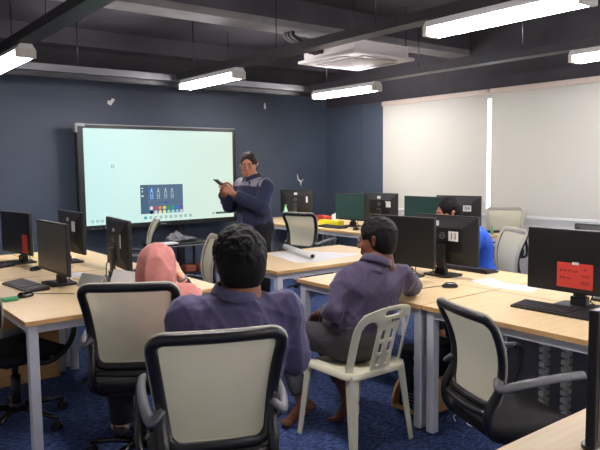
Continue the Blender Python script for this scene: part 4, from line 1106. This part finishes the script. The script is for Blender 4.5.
sheet('long unrolled white sheet on the middle table', [(3.16, 4.12), (3.30, 4.02), (3.92, 4.16), (3.62, 4.72), (3.30, 4.72)], ZD)
t = thing('paper_roll', 'rolled white poster lying across the middle table', 'roll', (3.475, 4.50, ZD+.0014+.0285), math.atan2(-.62, -.20))
b = MB(); n = 40; rows = []
for x in (-.36, .36):
    rows.append([(x, (.027-.0045*k/n*2)*math.cos(4*PI*k/n), (.027-.0045*k/n*2)*math.sin(4*PI*k/n)) for k in range(n+1)])
b.grid(rows, True); o = b.build('rolled_paper', paper_m, t, fix=False); md = o.modifiers.new('thick', 'SOLIDIFY'); md.thickness = .001
c_ = MB().lathe([(.0145, 0), (.0155, .0), (.0155, .012), (.0145, .012)], (0, 0, 0)).build('core', black_m, t); c_.rotation_euler = (0, PI/2, 0); c_.location = (.352, 0, 0)
b = MB(); b.tube([(-.2, 0, .0275), (.15, 0, .0275)], .002, 6); b.build('printed_stripe', mat('pale_green_print', (160, 190, 165), .7), t)
def card_stand(label, loc, rz, w_=.14, h=.10, m=paper_m):
    t = thing('desk_card', label, 'card', loc, rz); b = MB()
    b.prism([(-.045, 0), (-.043, 0), (.001, h), (-.001, h)], 0, -w_/2, w_/2); b.build('front_leaf', m, t)
    b = MB(); b.prism([(.045, 0), (.043, 0), (-.001, h), (.001, h)], 0, -w_/2, w_/2); b.build('rear_leaf', paper_m, t)
card_stand('grey folded desk card left of the white one near the woman', (1.50, 4.16, ZD), -1.30, .24, .085, mat('silver_card', (165, 168, 168), .6))
card_stand('white folded desk card beside the pink headscarf', (1.69, 4.08, ZD), -1.30, .24, .10)
sheet('papers lying behind the folded desk cards', [(1.48, 4.62), (1.62, 4.60), (1.66, 4.84), (1.50, 4.86)], ZD, marks=5)
# far desks
t = thing('carton', 'yellow box lying on the far desk before the teal screen', 'box', (5.50, 6.40, ZD), PI/2+.05)
MB().box((-.19, -.05, 0), (.19, .05, .075), bev=.003).build('box_body', yellow_m, t); b = MB(); b.box((-.14, -.0515, .02), (.06, -.0505, .05)); b.box((.09, -.0515, .015), (.15, -.0505, .06)); b.build('printed_panel', mat('olive_print', (150, 140, 40), .6), t)
t = thing('carton', 'red box on the far desk behind the empty mesh chair', 'box', (5.86, 6.98, ZD), PI/2-.3)
MB().box((-.15, -.06, 0), (.15, .06, .085), bev=.003).build('box_body', mat('red_card', (190, 58, 52), .5), t); MB().box((.16, -.05, 0), (.26, .05, .07), bev=.003).build('pale_end', paper_m, t)
b = MB(); b.prism([(-.05, 0), (.05, 0), (.05, .17), (.015, .15), (.0, .10), (-.05, .08)], 1, -.02, .02); o = b.build('white_bracket', paper_m); o.location = (6.14, 7.05, ZD); o.rotation_euler = (0, 0, -.9); tag(o, 'white jagged card standing left of the teal screen', 'card')
t = thing('bottle', 'pale green plastic bottle on the far desk', 'bottle', (5.50, 7.40, ZD))
MB().lathe([(.030, 0), (.034, .01), (.034, .13), (.028, .165), (.014, .20), (.013, .215)]).build('bottle_body', mat('pale_green_bottle', (150, 200, 160), .2), t); MB().lathe([(.016, .213), (.016, .24)]).build('cap', green_m, t)
MB().lathe([(.0346, .05), (.0346, .11)], cap=False).build('bottle_label', paper_m, t)
for k, (x, y, lab) in enumerate(((5.62, 7.10, 'small pale tub right of the green bottle'), (5.70, 6.98, 'small yellow tub by the red box'))):
    o = MB().lathe([(.03, 0), (.035, .06), (.036, .065)]).build('tub', paper_m if k == 0 else lime_m); o.location = (x, y, ZD); tag(o, lab, 'tub')
o = MB().box((-.13, -.05, 0), (.13, .05, .045), bev=.01).build('pencil_case', mat('blue_patterned_cloth', (38, 66, 110), .8, noise=(30, (70, 130, 160)))); o.location = (5.93, 4.42, ZD); o.rotation_euler = (0, 0, .1); tag(o, 'dark blue patterned pouch on the far desk by the blinds', 'pouch')
t = thing('glue_bottle', 'little green tube upright on the far desk end', 'tube', (6.13, 4.36, ZD)); MB().lathe([(.016, 0), (.017, .06), (.008, .085)]).build('tube_body', green_m, t); MB().lathe([(.009, .085), (.007, .11)]).build('cap', lime_m, t)
o = MB().box((-.07, -.05, 0), (.07, .05, .03), bev=.005).build('red_pouch', mat('orange_red_cloth', (190, 78, 52), .7)); o.location = (3.96, 3.30, ZD); tag(o, 'orange-red pouch behind the monitor marked 11', 'pouch')
o = MB().prism([(-.06, 0), (.06, 0), (.05, .012), (-.05, .012)], 1, -.08, .08).build('pink_notepad', pink_m); o.location = (1.06, 5.95, ZD); tag(o, 'magenta notepad at the far left edge of the desk', 'notepad')
o = MB().box((-.004, -.06, 0), (.004, .06, .19)).build('lime_folder', lime_m); o.location = (1.62, 5.98, ZD); o.rotation_euler = (0, 0, -.3); tag(o, 'lime green folder standing behind the red tagged monitor', 'folder')
# notices on the wall and peeling scraps
def scrap(label, pts, loc, m=paper_m):
    b = MB(); b.prism(pts, 1, -.004, 0); o = b.build('tape_scrap', m); o.location = loc; tag(o, label, 'tape')
scrap('white tape scrap high on the blue wall above the display', [(-.05, -.03), (.0, -.05), (.06, .03), (.02, .05), (-.01, .01), (-.04, .02)], (3.44, 8.599, 2.43))
scrap('peeling white scrap on the blue wall above the bottle monitor', [(-.07, .12), (-.055, .04), (.0, .0), (.06, .035), (.012, -.015), (.0, -.09), (-.018, -.02), (-.065, .02), (-.08, .08)], (6.72, 8.599, 1.28))
scrap('tiny white scrap on the blue wall below the black trunking', [(-.02, -.04), (.02, -.05), (.01, .05), (-.015, .04)], (6.00, 8.599, 2.50))
# ------------------------------------------------------------------ under the desks
t = thing('pedestal_panel', 'plywood panel standing under the left desk behind the black chair', 'panel', (1.17, 4.76, 0))
MB().box((-.27, -.012, 0), (.27, .012, .665)).build('board', ply_m, t)
for sx in (-.22, .22): MB().box((sx-.02, .012, 0), (sx+.02, .05, .06)).build('batten', ply_m, t)
def cpu(label, loc, rz):
    t = thing('computer_tower', label, 'computer', loc, rz, 'black computer towers under the desks')
    MB().box((-.085, -.19, .046), (.085, .19, .416), bev=.006).build('case', black_m, t)
    b = MB(); b.box((-.07, -.197, .06), (.07, -.190, .40)); fp = b.build('front_panel', black_g, t)
    b = MB()
    for z in (.08, .10, .12, .14): b.box((-.05, -.199, z), (.05, -.1965, z+.006))
    b.build('vent_slots', grey_m, fp)
    for i, z in enumerate((.36, .30, .27, .15)): MB().box((.045, -.2, z), (.055, -.197, z+.02)).build('port', paper_m, fp)
    return t
def cradle(label, loc, rz):
    t = thing('computer_cradle', label, 'stand', loc, rz, 'plywood computer cradles')
    MB().box((-.13, -.21, .028), (.13, .21, .044)).build('base_board', ply_m, t)
    for sx in (-1, 1):
        pts = [(-.21, .044)] + [(-.21+.20*(1-math.cos(a)), .044+.20*math.sin(a)) for a in [PI/2*k/8 for k in range(1, 9)]] + [(.21, .244), (.21, .044)]
        MB().prism(pts, 0, sx*.122-.008, sx*.122+.008).build('side_board', ply_m, t)
    for sx in (-.1, .1):
        for sy in (-.17, .17): MB().cyl((sx-.008, sy, .015), (sx+.008, sy, .015), .015, 12).build('caster', black_m, t)
cu = cpu('black computer tower in the plywood cradle behind the plastic chair', (3.04, 2.60, 0), -PI/2)
cd_ = cradle('curved plywood cradle under the desk behind the plastic chair', (3.04, 2.60, 0), -PI/2)
dup(cu, (3.10, 1.30, 0), -PI/2, 'black computer tower under the right desk beyond the empty mesh chair')
cradle('curved plywood cradle under the right desk at the photo edge', (3.10, 1.30, 0), -PI/2)
dup(cu, (1.87, 4.28, 0), PI/2, 'black computer tower under the left desk beyond the seated woman')
dup(cu, (6.05, 7.55, 0), -PI/2, 'black computer tower under the far desk below the bottle')
dup(cu, (5.45, 6.60, 0), -PI/2, 'black computer tower under the far desk with the yellow box')
def modesty(label, x, y0, y1, z0=.30, m=None):
    t = thing('modesty_panel', label, 'panel', (x, (y0+y1)/2, 0)); h = (y1-y0)/2
    MB().box((-.008, -h, z0), (.008, h, .665)).build('board', m or mat('slate_panel', (124, 128, 134), .6), t)
    for s_ in (-1, 1): MB().box((-.012, s_*(h-.06)-.015, .63), (.012, s_*(h-.06)+.015, .670)).build('clip', silver_m, t)
modesty('slate panel under the middle of the right desks', 3.36, 1.10, 2.26, .0)
modesty('slate panel under the far desks below the green bottle', 5.78, 6.9, 8.0, .0)
def cable_spine(label, loc, m):
    t = thing('cable_spine', label, 'cable spine', loc, group='jointed cable spines under the desks'); z = .02
    b = MB(); k = 0
    b.box((-.05, -.05, 0), (.05, .05, .015))
    while z < .63:
        for s_ in (-.02, .02): b.box((s_-.014, -.016, z), (s_+.014, .016, z+.030), bev=.004)
        b.box((-.008, -.008, z+.025), (.008, .008, z+.045)); z += .042
    b.build('links', m, t); b = MB(); b.box((-.04, -.03, .63), (.04, .03, .671)); b.build('top_clamp', m, t)
cream = mat('cream_spine_plastic', (236, 236, 224), .5)
cable_spine('cream jointed cable spine under the right desk, left one', (3.22, 1.93, 0), cream)
cable_spine('cream jointed cable spine under the right desk, right one', (3.22, 1.80, 0), cream)
cable_spine('grey jointed cable spine under the left desk beside the plywood panel', (1.66, 4.64, 0), silver_m)
t = thing('power_strip', 'black power strip hanging under the right desk', 'power strip', (3.30, 1.60, .56)); MB().box((-.02, -.22, 0), (.02, .22, .11), bev=.005).build('body', black_m, t)
for k in range(4): MB().box((-.026, -.18+k*.1, .02), (-.02, -.12+k*.1, .09)).build('socket', cream, t)
def cable(label, pts, r=.004, m=None, cat='cable'):
    b = MB(); b.tube(bez(pts, 60), r, 6); tag(b.build('loose_cable', m or black_m), label, cat)
cable('white cable loop on the carpet under the right desk', [(2.99, 2.36, .005), (3.06, 2.42, .005), (3.16, 2.36, .005), (3.14, 2.22, .005), (3.04, 2.20, .005), (3.00, 2.28, .010), (3.10, 2.30, .016), (3.22, 2.24, .005)], .004, paper_m)
cable('black cable sagging behind the ankle of the barefoot man', [(3.10, 2.40, .60), (3.02, 2.42, .40), (3.08, 2.40, .2), (3.2, 2.33, .006), (3.32, 2.42, .006)], .005)
cable('black cable trailing under the left desk by the plywood panel', [(1.62, 4.40, .66), (1.58, 4.36, .4), (1.64, 4.28, .15), (1.55, 4.3, .006), (1.5, 4.5, .006)], .006)
cable('second black cable under the left desk by the plywood panel', [(1.72, 4.42, .66), (1.70, 4.30, .45), (1.60, 4.22, .2), (1.66, 4.1, .006), (1.8, 4.2, .006)], .006)
cable('black cable drooping under the right desk from the power strip', [(3.26, 1.72, .60), (3.16, 1.60, .40), (3.18, 1.50, .42), (3.27, 1.46, .60)], .005)
for k, (y, m, lab) in enumerate(((6.92, orange_m, 'orange file standing under the far desk'), (6.82, yellow_m, 'yellow file standing under the far desk'))):
    o = MB().box((-.15, -.035, 0), (.15, .035, .34), bev=.004).build('box_file', m); o.location = (5.56, y, .0); tag(o, lab, 'file')
